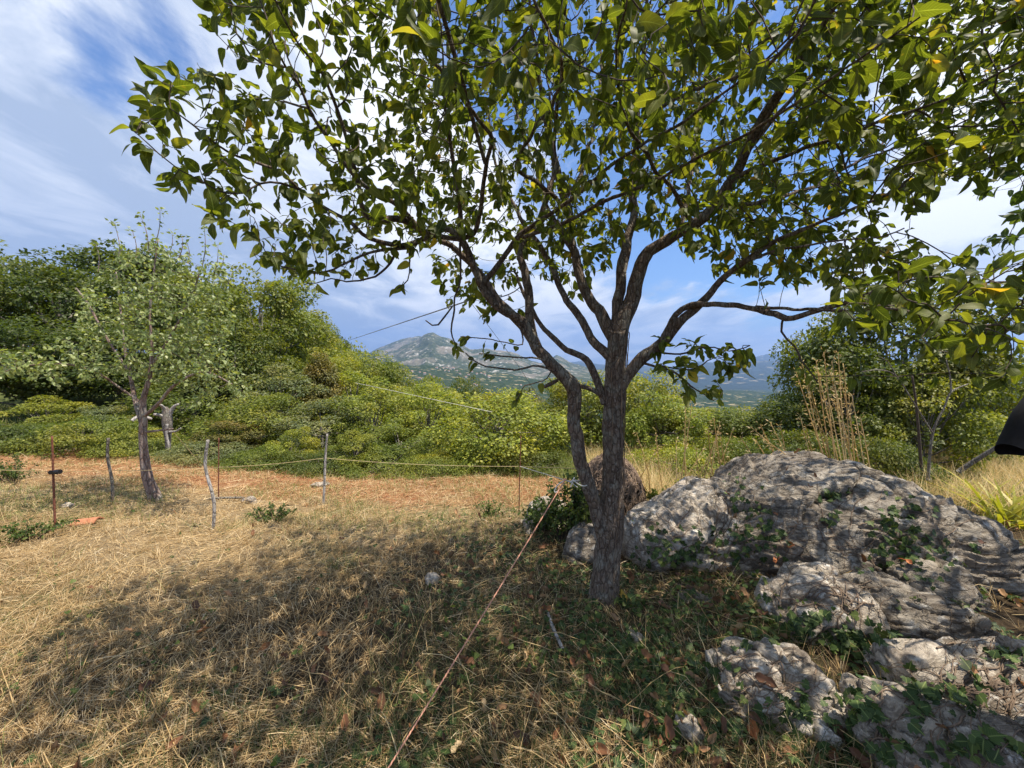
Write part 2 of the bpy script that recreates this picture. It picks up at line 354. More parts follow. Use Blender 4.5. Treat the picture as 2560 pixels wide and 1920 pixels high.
def groundmat():
    m, t = newmat('dry_ground'); pos = t.n('ShaderNodeNewGeometry').outputs['Position']; s = t.n('ShaderNodeSeparateXYZ', {0: pos})
    n = t.noise(pos, 1.3, 6, .6); nf = t.noise(pos, 30, 8, .75); nm = t.noise(pos, 6, 6, .65)
    st = t.n('ShaderNodeMapping', {'Vector': pos, 'Scale': (1, 3.5, 1), 'Rotation': (0, 0, R(12))}).outputs[0]; ns = t.noise(st, 22, 7, .75, .8)
    straw = t.ramp(ns, [(.32, (.12, .082, .045)), (.48, (.28, .205, .115)), (.66, (.50, .39, .23))])
    red = t.ramp(ns, [(.32, (.13, .055, .028)), (.5, (.33, .15, .07)), (.68, (.50, .30, .16))])
    grn = t.ramp(nf, [(.35, (.04, .055, .018)), (.6, (.12, .14, .045))])
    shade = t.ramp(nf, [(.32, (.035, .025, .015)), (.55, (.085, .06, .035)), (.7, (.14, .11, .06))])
    # raked reddish band across the far half of the field
    yb = t.math('ADD', s.outputs[1], t.math('MULTIPLY', t.math('SUBTRACT', n, .5), 1.6))
    yb = t.math('ADD', yb, t.math('MULTIPLY', s.outputs[0], .12))
    band = t.math('MULTIPLY', t.mapr(t.math('ADD', yb, t.math('MULTIPLY', t.math('SUBTRACT', nm, .5), 1.4)), 4.5, 5.1, 0, 1), t.mapr(yb, 6.7, 7.2, 1, 0))
    col = t.mix(band, straw, red)
    g = t.mapr(t.noise(pos, .8, 4, .6), .52, .62, 0, .6)
    col = t.mix(g, col, grn)
    col = t.mix(t.mapr(yb, 6.7, 7.3, 0, 1), col, grn)
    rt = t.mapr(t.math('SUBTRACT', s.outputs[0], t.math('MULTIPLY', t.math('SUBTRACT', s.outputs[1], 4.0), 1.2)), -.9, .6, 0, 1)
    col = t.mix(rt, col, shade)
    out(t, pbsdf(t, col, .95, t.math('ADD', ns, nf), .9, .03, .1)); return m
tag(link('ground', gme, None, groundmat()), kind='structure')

# ------------------------------------------------------------------ far land
def forestmat(name, stops, rock=None, sc=.02, fields=0.0):
    m, t = newmat(name); pos = t.n('ShaderNodeNewGeometry').outputs['Position']; nrm = t.n('ShaderNodeNewGeometry').outputs['Normal']
    n = t.noise(pos, sc, 9, .7); n2 = t.noise(pos, sc*.12, 6, .6); n3 = t.noise(pos, sc*.3, 7, .65)
    col = t.ramp(n, stops)
    if rock:
        k = t.mapr(n2, .50, .60, 0, 1); k = t.math('MULTIPLY', k, t.mapr(n3, .35, .6, .35, 1)); col = t.mix(k, col, rock)
        zz = t.n('ShaderNodeSeparateXYZ', {0: nrm}).outputs[2]
        st = t.n('ShaderNodeMapping', {'Vector': pos, 'Scale': (1, 1, .22)}).outputs[0]
        col = t.mix(t.mapr(t.noise(st, sc*.8, 8, .7), .56, .64, 0, .8), col, (.45, .43, .39))
    if fields:
        vo = t.n('ShaderNodeTexVoronoi', {'Vector': pos, 'Scale': sc*.9}); f = t.mapr(t.n('ShaderNodeSeparateColor', {0: vo.outputs['Color']}).outputs[0], 1-fields, 1-fields+.02, 0, .8)
        col = t.mix(t.math('MULTIPLY', f, t.mapr(n3, .45, .55, 0, 1)), col, (.34, .28, .16))
    out(t, pbsdf(t, col, .95, n, .8, 6, .05)); return m
M['mount'] = forestmat('mountain_slope', [(.35, (.018, .032, .015)), (.55, (.05, .065, .03)), (.7, (.11, .11, .06))], (.19, .165, .13), .02)
M['farmount'] = forestmat('far_mountain', [(.35, (.008, .018, .012)), (.6, (.025, .04, .025))], None, .01, .08)
M['valley'] = forestmat('valley_woods', [(.35, (.010, .022, .008)), (.52, (.025, .042, .015)), (.68, (.06, .08, .03))], None, .045, .12)
def mountain(name, ridge, dr, df, footz, mat, amp=.08, p=1.3, seed=0, fs=1.0, label=None):
    ridge = np.array(ridge, float); px = np.arange(ridge[0, 0], ridge[-1, 0]+1, 2.0); py = np.interp(px, ridge[:, 0], ridge[:, 1])
    py = py+(fb2(px*.03*fs, px*0, 5, seed, .6)-.5)*9
    rows = np.concatenate([np.linspace(0, 1, 110), np.linspace(1.02, 1.35, 14)])
    V = np.zeros((len(rows), len(px), 3))
    top = np.array([P(a, b, dr) for a, b in zip(px, py)])
    for r_, t in enumerate(rows):
        d = df+(dr-df)*t; x = top[:, 0]/dr*d; zt = top[:, 2]; y = np.full_like(x, d)
        if t <= 1: h = footz+(zt-footz)*t**p
        else: h = zt-(zt-footz)*(t-1)*1.6
        k = (fb2(x/dr*14*fs, y/dr*14*fs, 6, seed+3, .55)-.5); rid = 1-np.abs(fb2(x/dr*22*fs, y/dr*9*fs, 5, seed+9, .55)-.5)*4
        e = math.sin(math.pi*min(t, 1))**.7*(1 if t < 1 else 0)
        h = h+(zt-footz)*e*(amp*2.2*k+amp*.8*rid)
        V[r_] = np.stack([x, y, h], -1)
    n = len(px); i = np.arange(len(rows)-1)[:, None]*n; j = np.arange(n-1)[None]
    f = np.stack([i+j, i+j+1, i+n+j+1, i+n+j], -1).reshape(-1, 4)
    o = link(name, npmesh(name, V.reshape(-1, 3), f), None, mat); tag(o, label, None, None, 'structure'); return o, top
mountain('mountain', [(860, 935), (905, 893), (929, 879), (960, 866), (985, 856), (1023, 844), (1050, 842), (1085, 842), (1150, 870), (1260, 920)], 7200, 4800, -120, M['mount'], .05, seed=4)
mountain('mountain', [(900, 950), (960, 886), (1000, 868), (1040, 851), (1062, 838), (1085, 831), (1100, 838), (1126, 847), (1150, 860), (1179, 873), (1214, 872), (1261, 879), (1291, 884), (1320, 897), (1352, 910), (1391, 888), (1423, 903), (1461, 915), (1520, 935), (1580, 945)], 5200, 2900, -150, M['mount'], .12, 1.15, seed=8)
mountain('mountain', [(1330, 905), (1400, 912), (1450, 905), (1520, 912), (1608, 914), (1680, 917), (1730, 906), (1790, 905), (1820, 899), (1858, 892), (1880, 895), (1907, 889), (1925, 886), (1939, 884), (1961, 894), (2002, 898), (2100, 905), (2300, 912), (2600, 930)], 15000, 9500, -300, M['farmount'], .05, seed=12, fs=1.5)
mountain('mountain', [(1440, 975), (1560, 935), (1640, 926), (1700, 920), (1760, 908), (1850, 904), (1950, 902), (2050, 897), (2200, 905), (2400, 925), (2560, 944), (2700, 960)], 9800, 5200, -420, M['farmount'], .06, 1.5, seed=15)
mountain('hill', [(820, 1150), (850, 888), (880, 880), (905, 880), (940, 886), (980, 901), (1010, 914), (1040, 914), (1075, 912), (1110, 920), (1200, 926), (1300, 940), (1400, 965), (1500, 985), (1620, 1010)], 2500, 900, -170, M['valley'], .05, 1.0, seed=21)
# valley floor out to the horizon
na2 = 300; r2 = np.geomspace(110, 26000, 160); a2 = np.radians(np.linspace(-72, 72, na2)); A2, R2 = np.meshgrid(a2, r2)
X2 = np.sin(A2)*R2; Y2 = np.cos(A2)*R2
lf = sig((-X2-.30*Y2)/(.06*R2+10))
Z2 = -71-130*(1-np.exp(-R2/700))-240*sig((R2-4500)/900)+(fb2(X2*.004, Y2*.004, 5, 31)-.5)*60*np.minimum(1, R2/900)
Z2 = Z2+lf*np.minimum(120, R2*.10)
j = np.arange(na2-1)[None]; i = np.arange(len(r2)-1)[:, None]*na2
tag(link('valley', npmesh('valley', np.stack([X2, Y2, Z2], -1).reshape(-1, 3), np.stack([i+j, i+na2+j, i+na2+j+1, i+j+1], -1).reshape(-1, 4)[:, ::-1]), None, M['valley']), kind='structure')

# haze: one closed box of even air round everything
hm, t = newmat('haze_air'); t.n('ShaderNodeOutputMaterial', {'Volume': t.n('ShaderNodeVolumePrincipled', {'Color': (.34, .55, 1, 1), 'Density': 7.0e-5, 'Anisotropy': .2}).outputs[0]})
bm = bmesh.new(); bmesh.ops.create_cube(bm, size=1); hme = bpy.data.meshes.new('haze'); bm.to_mesh(hme); bm.free()
ho = link('haze', hme, None, hm); ho.scale = (58000, 58000, 2600); ho.location = (0, 0, 1300-640); tag(ho, kind='stuff')
ho['label'] = 'thin blue haze over the valley and mountains'; ho['category'] = 'haze'

# ------------------------------------------------------------------ village houses far away
M['plaster'] = flatmat('house_plaster', (.62, .56, .48), .9, .5, .15, 0); M['roof'] = flatmat('roof_tiles', (.30, .19, .14), .9, .5, .2, 0)
def house_mesh():
    b = bmesh.new(); bmesh.ops.create_cube(b, size=1)
    for v in b.verts: v.co.z += .5
    me = bpy.data.meshes.new('wall'); b.to_mesh(me); b.free()
    v = [(-.56, -.56, 1), (.56, -.56, 1), (.56, .56, 1), (-.56, .56, 1), (-.56, 0, 1.5), (.56, 0, 1.5), (-.56, -.56, .93), (.56, -.56, .93), (.56, .56, .93), (-.56, .56, .93)]
    rf = bpy.data.meshes.new('roof'); rf.from_pydata(v, [], [(0, 1, 5, 4), (2, 3, 4, 5), (1, 2, 5), (3, 0, 4), (6, 7, 1, 0), (7, 8, 2, 1), (8, 9, 3, 2), (9, 6, 0, 3), (9, 8, 7, 6)]); return me, rf
wm, rm = house_mesh(); wm.materials.append(M['plaster']); rm.materials.append(M['roof'])
dg = bpy.context.evaluated_depsgraph_get()
bpy.context.view_layer.update()
hill = [o for o in COL.objects if o.name == 'hill'][0]
hbvh = BVHTree.FromPolygons([v.co for v in hill.data.vertices], [p.vertices for p in hill.data.polygons])
hs = [(1108, 922, 0), (1118, 921, 0), (1100, 924, 0), (1126, 924, 0), (1092, 921, 0), (1134, 923, 0), (1112, 928, 0), (1122, 929, 0), (1142, 928, 0), (1180, 931, 1), (1192, 936, 1), (1203, 934, 1), (1212, 938, 1), (1172, 938, 1), (1050, 932, 1), (1062, 936, 1), (1030, 930, 1), (1010, 925, 1), (1050, 948, 1), (1186, 962, 2), (1192, 964, 2), (1250, 952, 1), (1302, 964, 1), (1188, 992, 2), (1195, 994, 2), (1075, 938, 1), (1150, 936, 1), (1165, 944, 1), (1085, 944, 1), (1222, 944, 1)]
words = ['in the tight village cluster on the distant hill', 'scattered among woods on the distant hill', 'lower down the distant wooded slope']
for q, (px, py, g) in enumerate(hs):
    d = Vector(P(px, py, 1.0)-np.array([0, 0, CAM_H])).normalized(); h = hbvh.ray_cast(Vector((0, 0, CAM_H)), d)
    if h[0] is None: continue
    r = empty('house', h[0]+Vector((0, 0, -1))); s = random.uniform(7, 11); r.scale = (s*random.uniform(1, 1.5), s, s*random.uniform(.6, .8)); r.rotation_euler.z = random.uniform(-.7, .7)
    link('wall', wm, r); link('roof', rm, r)
    tag(r, 'tiny pale house with reddish roof '+words[g], 'house', ['houses of the village cluster', 'houses scattered over the distant hill', 'houses low on the distant slope'][g])

# ------------------------------------------------------------------ leaf templates
def leaf_tpl(L=1.0, W=.52, curl=.25, fold=.18, wave=.03, twist=0., nx=5, ny=7, tip=1.6, seed=0):
    us = np.linspace(-1, 1, nx); ts = np.linspace(0, 1, ny); v = []; uv = []
    for t_ in ts:
        wd = W*(math.sin(math.pi*min(1, max(.0, t_**.74)))**.62)*.5 if 0 < t_ < 1 else .012
        for u_ in us:
            x = u_*wd; z = fold*abs(x)-curl*t_*t_*L+wave*math.sin(t_*11+u_*2+seed)*abs(u_)
            a = twist*t_; v.append((x*math.cos(a)-0*z, t_*L*(1-.25*curl*t_), z+x*math.sin(a))); uv.append((.5+u_*.5*.98, t_))
    f = [(r*nx+c, r*nx+c+1, (r+1)*nx+c+1, (r+1)*nx+c) for r in range(ny-1) for c in range(nx-1)]
    return np.array(v), np.array(f), np.array(uv)
TPL = [leaf_tpl(1, .60, .25, .16, .03, .35, seed=0, ny=9), leaf_tpl(1, .54, .50, .25, .03, -.5, seed=1, ny=9), leaf_tpl(1, .66, .10, .10, .04, .2, seed=2, ny=9), leaf_tpl(1, .50, .75, .3, .03, .7, seed=3, ny=9), leaf_tpl(1, .58, .95, .15, .04, -.3, seed=5, ny=9), leaf_tpl(1, .42, .4, .6, .04, .9, seed=6, ny=9)]
SMALL = [leaf_tpl(1, .62, .25, .3, 0, .2, 3, 3), leaf_tpl(1, .6, .45, .3, 0, -.2, 3, 3)]
def put_leaves(pos, dirs, nh, size, tpls):
    B = basis(dirs, nh); k = rng.integers(0, len(tpls), len(pos)); parts = []
    for q, (tv, tf, tu) in enumerate(tpls):
        m_ = k == q
        if m_.any(): parts.append(scatter(tv, tf, pos[m_], B[m_], size[m_], tu))
    return cat(parts)

# ------------------------------------------------------------------ tree growth (space colonisation from hand-laid limbs)
class Tree:
    def __init__(s): s.p = []; s.par = []; s.r = []; s.fixed = []
    def limb(s, pts, step=.05):        # pts: (x, y, z, r); joined to nothing but itself
        q = resample(pts, step); prev = -1
        for a in q:
            s.p.append(a[:3]); s.par.append(prev); s.r.append(max(a[3], .0018)); s.fixed.append(True); prev = len(s.p)-1
        return q
    def grow(s, att, step=.06, kill=.08, iters=80, trop=(0, 0, .0), jit=.12, infl=.9, seed=1, minr=0):
        rg = random.Random(seed); att = [Vector(a) for a in att]; alive = list(range(len(att))); ok = [k for k in range(len(s.p)) if s.r[k] < .03 or not s.fixed[k]]
        vel = {}; nch = {}
        near = [None]*len(att)
        # exact nearest node kept incrementally
        kd = kdtree.KDTree(len(ok)); [kd.insert(Vector(s.p[k]), k) for k in ok]; kd.balance()
        for a in alive: co, ix, d = kd.find(att[a]); near[a] = (d, ix)
        for it in range(iters):
            acc = {}
            for a in alive:
                d, ix = near[a]
                if d < infl*(1+it*.03): acc.setdefault(ix, Vector((0, 0, 0))); acc[ix] += (att[a]-Vector(s.p[ix])).normalized()
            if not acc: break
            new = []
            for ix, v in acc.items():
                nch[ix] = nch.get(ix, 0)+1
                if nch[ix] > 3: continue
                v = v.normalized()
                if ix in vel: v = v+vel[ix]*.55
                v = v+Vector(trop)+Vector((rg.gauss(0, jit), rg.gauss(0, jit), rg.gauss(0, jit))); v.normalize()
                q = Vector(s.p[ix])+v*step; s.p.append(np.array(q)); s.par.append(ix); s.r.append(0); s.fixed.append(False); vel[len(s.p)-1] = v; new.append(len(s.p)-1)
            if not new: break
            kd = kdtree.KDTree(len(new)); [kd.insert(Vector(s.p[k]), k) for k in new]; kd.balance(); na_ = []
            for a in alive:
                co, ix, d = kd.find(att[a])
                if d < near[a][0]: near[a] = (d, ix)
                if near[a][0] > kill and nch.get(near[a][1], 0) <= 3: na_.append(a)
            alive = na_
            if not alive: break
    def finish(s, tip=.0016, e=2.3, cap=.02):
        n = len(s.p); s.p = [np.asarray(q, float) for q in s.p]; s.ch = [[] for _ in range(n)]
        for k in range(n):
            if s.par[k] >= 0: s.ch[s.par[k]].append(k)
        for k in range(n-1, -1, -1):
            if not s.fixed[k]:
                g = [c for c in s.ch[k] if not s.fixed[c]]
                s.r[k] = min(cap, (sum(s.r[c]**e for c in g))**(1/e)+.00002 if g else tip)
        for k in range(n):      # children never thicker than what bears them
            if not s.fixed[k] and s.par[k] >= 0: s.r[k] = min(s.r[k], s.r[s.par[k]]*.92+.0002)
    def twigs(s):
        tb = Tubes()
        for k in range(len(s.p)):
            if s.fixed[k]: continue
            pk = s.par[k]; start = s.fixed[pk] or (s.ch[pk] and max([c for c in s.ch[pk] if not s.fixed[c]], key=lambda c: s.r[c]) != k)
            if not start: continue
            pts = [s.p[pk]]; rad = [s.r[k]]; c = k
            while True:
                pts.append(s.p[c]); rad.append(s.r[c]); g = [x for x in s.ch[c] if not s.fixed[x]]
                if not g: break
                c = max(g, key=lambda x: s.r[x])
            tb.add(pts, rad, 6 if max(rad) > .006 else (4 if max(rad) > .003 else 3), cap=False)
        return tb
    def leafspots(s, maxr=.004, per=1, tipn=4, seed=1):
        rg = np.random.default_rng(seed); pos = []; dr = []
        for k in range(len(s.p)):
            if s.par[k] < 0 or s.r[k] > maxr: continue
            t_ = s.p[k]-s.p[s.par[k]]; t_ = t_/max(np.linalg.norm(t_), 1e-6); tip_ = not s.ch[k]
            n_ = tipn if tip_ else rg.poisson(per)
            for q in range(n_):
                a = rg.normal(size=3); a -= t_*a.dot(t_); a /= np.linalg.norm(a)
                d = a*rg.uniform(.5, 1)+t_*(rg.uniform(.5, 1.2) if tip_ else rg.uniform(.1, .6)); d[2] -= rg.uniform(.1, .8); dr.append(d/np.linalg.norm(d))
                pos.append(s.p[s.par[k]]+(s.p[k]-s.p[s.par[k]])*rg.uniform(0, 1)+dr[-1]*.012)
        return np.array(pos), np.array(dr)

def Lpx(spec):      # (px, py, Y, width px)
    o = []
    for px, py, Y, wd in spec:
        q = P(px, py, Y); o.append((*q, wd/2/F*Y))
    return o
trunk = [(1508, 1570, 2.45, 118), (1508, 1530, 2.45, 92), (1509, 1500, 2.45, 76), (1512, 1460, 2.45, 66), (1517, 1400, 2.45, 62), (1523, 1310, 2.45, 64), (1530, 1200, 2.45, 54), (1532, 1100, 2.44, 52), (1536, 1000, 2.44, 54), (1541, 903, 2.43, 50), (1546, 830, 2.42, 46)]
limbs = [
 [(1546, 845, 2.42, 42), (1560, 790, 2.42, 40), (1576, 752, 2.42, 38), (1592, 690, 2.41, 34), (1606, 645, 2.4, 32), (1630, 620, 2.38, 28), (1670, 600, 2.36, 26), (1739, 559, 2.34, 26), (1793, 511, 2.3, 26), (1835, 439, 2.25, 24), (1860, 390, 2.2, 22), (1890, 320, 2.12, 19), (1930, 250, 2.0, 16), (1975, 190, 1.9, 13), (2010, 100, 1.8, 10), (2040, -20, 1.7, 8), (2070, -150, 1.65, 6)],
 [(1540, 850, 2.43, 30), (1549, 722, 2.46, 27), (1558, 650, 2.5, 25), (1568, 600, 2.53, 22), (1582, 550, 2.56, 20), (1586, 451, 2.6, 17), (1590, 330, 2.66, 14), (1600, 200, 2.72, 11), (1612, 60, 2.76, 9), (1620, -120, 2.8, 6)],
 [(1536, 850, 2.43, 32), (1500, 785, 2.47, 29), (1474, 746, 2.5, 26), (1453, 700, 2.52, 23), (1444, 662, 2.54, 22), (1432, 610, 2.55, 20), (1428, 559, 2.55, 20), (1420, 515, 2.55, 20), (1406, 480, 2.54, 18), (1395, 430, 2.52, 17), (1383, 380, 2.5, 15), (1365, 300, 2.46, 13), (1345, 200, 2.4, 10), (1330, 80, 2.3, 8), (1310, -80, 2.25, 5)],
 [(1545, 975, 2.42, 36), (1575, 930, 2.4, 31), (1600, 903, 2.38, 30), (1640, 865, 2.34, 27), (1667, 836, 2.3, 26), (1700, 800, 2.26, 22), (1733, 776, 2.22, 20), (1769, 740, 2.15, 18), (1799, 698, 2.1, 16), (1853, 656, 2.0, 14), (1944, 601, 1.85, 12), (2030, 560, 1.75, 9), (2150, 520, 1.62, 7), (2260, 470, 1.55, 5)],
 [(1660, 842, 2.3, 16), (1690, 785, 2.26, 15), (1725, 765, 2.2, 14), (1763, 760, 2.1, 14), (1805, 758, 2.0, 13), (1884, 767, 1.85, 14), (1944, 782, 1.72, 14), (1984, 794, 1.64, 14), (2027, 780, 1.58, 13), (2080, 765, 1.5, 11), (2128, 750, 1.45, 9), (2200, 725, 1.38, 8), (2290, 700, 1.3, 6), (2380, 690, 1.25, 4)],
 [(1890, 767, 1.85, 9), (2000, 768, 1.62, 8), (2128, 773, 1.4, 8), (2280, 781, 1.25, 7), (2400, 800, 1.15, 6), (2490, 823, 1.1, 5)],
 [(1960, 790, 1.7, 6), (1955, 830, 1.68, 5), (1988, 865, 1.66, 5), (2010, 915, 1.64, 4), (2045, 960, 1.62, 3)],
 [(1522, 890, 2.43, 24), (1498, 868, 2.45, 22), (1470, 835, 2.48, 20), (1440, 780, 2.52, 18), (1413, 746, 2.55, 16), (1390, 690, 2.6, 14), (1371, 655, 2.65, 14), (1341, 600, 2.7, 12), (1300, 540, 2.8, 10), (1260, 470, 2.85, 8), (1235, 380, 2.9, 6), (1220, 260, 2.95, 4)],
 [(1514, 1010, 2.43, 22), (1490, 950, 2.47, 19), (1468, 905, 2.5, 18), (1440, 885, 2.53, 16), (1413, 871, 2.56, 14), (1365, 824, 2.62, 12), (1338, 790, 2.68, 10), (1310, 740, 2.75, 8), (1285, 680, 2.85, 6)],
 [(1520, 1000, 2.43, 13), (1475, 972, 2.42, 12), (1428, 957, 2.40, 13)],
 [(1512, 1340, 2.44, 44), (1492, 1272, 2.42, 38), (1470, 1215, 2.40, 35), (1452, 1170, 2.40, 35), (1440, 1105, 2.40, 35), (1436, 1050, 2.39, 33), (1438, 993, 2.38, 36), (1424, 963, 2.37, 38), (1400, 935, 2.36, 33), (1375, 908, 2.35, 30), (1350, 875, 2.34, 29), (1329, 838, 2.33, 28), (1296, 800, 2.30, 24), (1251, 755, 2.27, 21), (1225, 715, 2.24, 18), (1186, 668, 2.2, 16), (1140, 625, 2.16, 14), (1100, 600, 2.12, 13)],
 [(1333, 850, 2.34, 26), (1325, 798, 2.35, 23), (1323, 735, 2.37, 21), (1311, 687, 2.38, 20), (1299, 627, 2.39, 17), (1311, 595, 2.39, 14), (1343, 560, 2.4, 13), (1356, 525, 2.4, 13), (1371, 482, 2.41, 12), (1385, 430, 2.42, 10), (1372, 300, 2.35, 8), (1330, 150, 2.2, 6)],
 [(1330, 842, 2.33, 24), (1305, 800, 2.3, 22), (1264, 780, 2.25, 20), (1232, 751, 2.22, 19), (1204, 715, 2.2, 18), (1185, 671, 2.16, 18), (1172, 632, 2.13, 17), (1158, 605, 2.11, 18), (1140, 588, 2.1, 16), (1110, 572, 2.07, 15), (1077, 577, 2.05, 15), (1050, 568, 2.03, 15), (1020, 554, 2.0, 16), (979, 545, 1.95, 17), (930, 548, 1.9, 16), (905, 520, 1.87, 12), (898, 470, 1.82, 10), (876, 380, 1.74, 9), (853, 304, 1.65, 8), (805, 185, 1.52, 7), (753, 114, 1.42, 5), (701, 19, 1.32, 4), (660, -90, 1.25, 3)],
 [(1150, 598, 2.1, 13), (1100, 590, 2.06, 12), (1050, 565, 2.0, 12), (990, 512, 1.93, 12), (900, 451, 1.82, 10), (820, 342, 1.68, 9), (786, 294, 1.62, 8), (748, 209, 1.55, 6), (706, 152, 1.48, 5), (668, 71, 1.4, 4)],
 [(1085, 577, 2.05, 14), (1050, 602, 2.02, 13), (1009, 617, 1.98, 13), (960, 608, 1.93, 11), (915, 588, 1.87, 10), (820, 527, 1.76, 8), (748, 470, 1.68, 7), (701, 432, 1.62, 7), (630, 403, 1.55, 6), (558, 375, 1.48, 5), (480, 310, 1.4, 4), (426, 275, 1.36, 3)],
 [(748, 472, 1.68, 6), (677, 455, 1.62, 5), (615, 475, 1.55, 4), (550, 478, 1.5, 4), (480, 440, 1.44, 3), (416, 403, 1.4, 3), (369, 361, 1.37, 3), (331, 332, 1.35, 2)],
 [(1015, 620, 1.98, 9), (938, 630, 1.92, 7), (880, 655, 1.88, 6), (843, 674, 1.84, 5), (786, 683, 1.8, 5), (701, 669, 1.74, 4), (668, 645, 1.7, 3), (645, 600, 1.68, 2)],
 [(990, 625, 1.97, 7), (975, 660, 1.97, 6), (938, 693, 1.97, 5), (881, 707, 1.97, 4), (830, 700, 1.95, 3), (756, 712, 1.92, 2)],
 [(1150, 608, 2.1, 7), (1149, 700, 2.09, 5), (1135, 758, 2.08, 5), (1128, 790, 2.07, 5), (1126, 835, 2.07, 4), (1140, 872, 2.06, 3)],
 [(1131, 766, 2.08, 4), (1105, 800, 2.05, 5), (1088, 816, 2.03, 4), (1064, 801, 2.0, 3)],
 [(1022, 625, 1.98, 4), (1021, 690, 1.98, 3), (1008, 715, 1.98, 3), (992, 727, 1.97, 3)],
 [(1152, 595, 2.1, 14), (1149, 520, 2.05, 12), (1137, 451, 2.0, 11), (1123, 380, 1.92, 9), (1115, 300, 1.85, 7), (1108, 180, 1.75, 5), (1100, 60, 1.65, 4)],
 [(1158, 595, 2.1, 13), (1188, 578, 2.06, 12), (1207, 510, 1.98, 11), (1213, 408, 1.85, 10), (1226, 350, 1.75, 10), (1199, 304, 1.65, 9), (1128, 204, 1.45, 9), (1071, 138, 1.3, 8), (1028, 43, 1.18, 8), (1000, -60, 1.1, 6), (980, -180, 1.05, 4)],
 [(1215, 700, 2.22, 16), (1262, 640, 2.2, 13), (1300, 588, 2.15, 12), (1380, 530, 2.05, 10), (1450, 480, 1.95, 9), (1550, 400, 1.8, 8), (1700, 300, 1.6, 7), (1850, 200, 1.4, 6), (1980, 80, 1.25, 5)],
 [(1290, 600, 2.3, 10), (1400, 560, 2.15, 9), (1540, 490, 1.95, 9), (1642, 444, 1.8, 8), (1750, 390, 1.65, 7), (1870, 330, 1.5, 7), (2000, 250, 1.35, 6), (2130, 160, 1.22, 5), (2300, 40, 1.1, 4)],
 [(1735, 562, 2.34, 12), (1705, 520, 2.3, 11), (1680, 470, 2.2, 10), (1640, 430, 2.1, 9), (1600, 370, 1.9, 8), (1560, 280, 1.6, 7), (1540, 150, 1.35, 6), (1560, 20, 1.15, 5), (1580, -100, 1.05, 4)],
 [(1835, 445, 2.25, 13), (1950, 395, 2.1, 10), (2100, 340, 1.9, 8), (2250, 285, 1.7, 7), (2400, 230, 1.55, 6), (2560, 150, 1.45, 5)],
 [(1860, 390, 2.2, 12), (1940, 290, 2.1, 10), (2060, 150, 1.95, 8), (2150, 40, 1.8, 6), (2230, -80, 1.7, 4)],
 [(1850, 658, 2.0, 9), (1950, 625, 1.85, 7), (2060, 603, 1.72, 5), (2180, 598, 1.6, 4), (2260, 570, 1.52, 3)],
 [(1793, 511, 2.3, 11), (1900, 505, 2.5, 9), (2020, 470, 2.75, 8), (2150, 400, 3.0, 6), (2240, 330, 3.1, 4)],
 [(1700, 580, 2.35, 12), (1720, 480, 2.5, 10), (1740, 360, 2.75, 9), (1750, 220, 3.0, 7), (1760, 90, 3.2, 5)],
 [(1410, 500, 2.55, 12), (1450, 440, 2.6, 10), (1480, 330, 2.8, 8), (1500, 200, 3.0, 6), (1500, 60, 3.2, 5)],
 [(1440, 640, 2.54, 10), (1370, 520, 2.7, 8), (1330, 400, 2.95, 7), (1290, 280, 3.15, 6), (1260, 150, 3.3, 4)],
 [(1425, 540, 2.55, 11), (1360, 470, 2.35, 10), (1290, 420, 2.15, 9), (1330, 330, 1.8, 8), (1390, 250, 1.45, 8), (1400, 140, 1.15, 8), (1350, 20, .98, 7), (1300, -120, .9, 5)],
 [(1600, 300, 2.66, 9), (1700, 240, 2.2, 9), (1800, 200, 1.7, 8), (1900, 170, 1.3, 8), (1990, 90, 1.1, 7), (2060, -40, 1.0, 5)],
 [(1590, 905, 2.4, 8), (1650, 920, 2.3, 6), (1700, 945, 2.22, 5), (1740, 975, 2.18, 4), (1780, 1000, 2.15, 3)],
 [(1640, 880, 2.36, 6), (1700, 883, 2.25, 5), (1760, 866, 2.15, 4), (1830, 872, 2.08, 3), (1880, 862, 2.04, 3)],
 [(1655, 915, 2.3, 4), (1720, 925, 2.2, 4), (1765, 900, 2.15, 3), (1800, 885, 2.12, 2)],
 [(1405, 935, 2.36, 8), (1340, 915, 2.34, 6), (1280, 925, 2.3, 5), (1215, 918, 2.27, 4), (1165, 880, 2.25, 3)],
 [(1405, 925, 2.36, 7), (1340, 895, 2.3, 5), (1250, 892, 2.25, 4), (1200, 885, 2.2, 3)],
 [(1395, 950, 2.36, 9), (1366, 965, 2.36, 12), (1360, 968, 2.36, 8)],
 [(1385, 915, 2.36, 4), (1360, 950, 2.3, 3), (1310, 960, 2.26, 3), (1290, 1000, 2.24, 2)],
 [(1290, 790, 2.3, 5), (1310, 850, 2.25, 4), (1290, 860, 2.2, 3), (1200, 845, 2.15, 3), (1150, 838, 2.12, 2)],
]
def inpoly(px, py, poly):
    poly = np.array(poly, float); c = np.zeros(len(px), bool); j = len(poly)-1
    for i in range(len(poly)):
        xi, yi = poly[i]; xj, yj = poly[j]
        c ^= ((yi > py) != (yj > py)) & (px < (xj-xi)*(py-yi)/(yj-yi+1e-9)+xi); j = i
    return c
def attr(poly, d0, d1, n, wave=0):
    poly_ = np.array(poly); lo = poly_.min(0); hi = poly_.max(0); o = []
    while len(o) < n:
        a = rng.uniform(lo, hi, (n*3, 2)); a = a[inpoly(a[:, 0], a[:, 1], poly)]
        for q in a:
            if len(o) < n:
                p = P(q[0], q[1], rng.uniform(*( (d0, d1) if not callable(d0) else d0(q[0], q[1]))))
                if p[2] < 4.3: o.append(p)
    return o
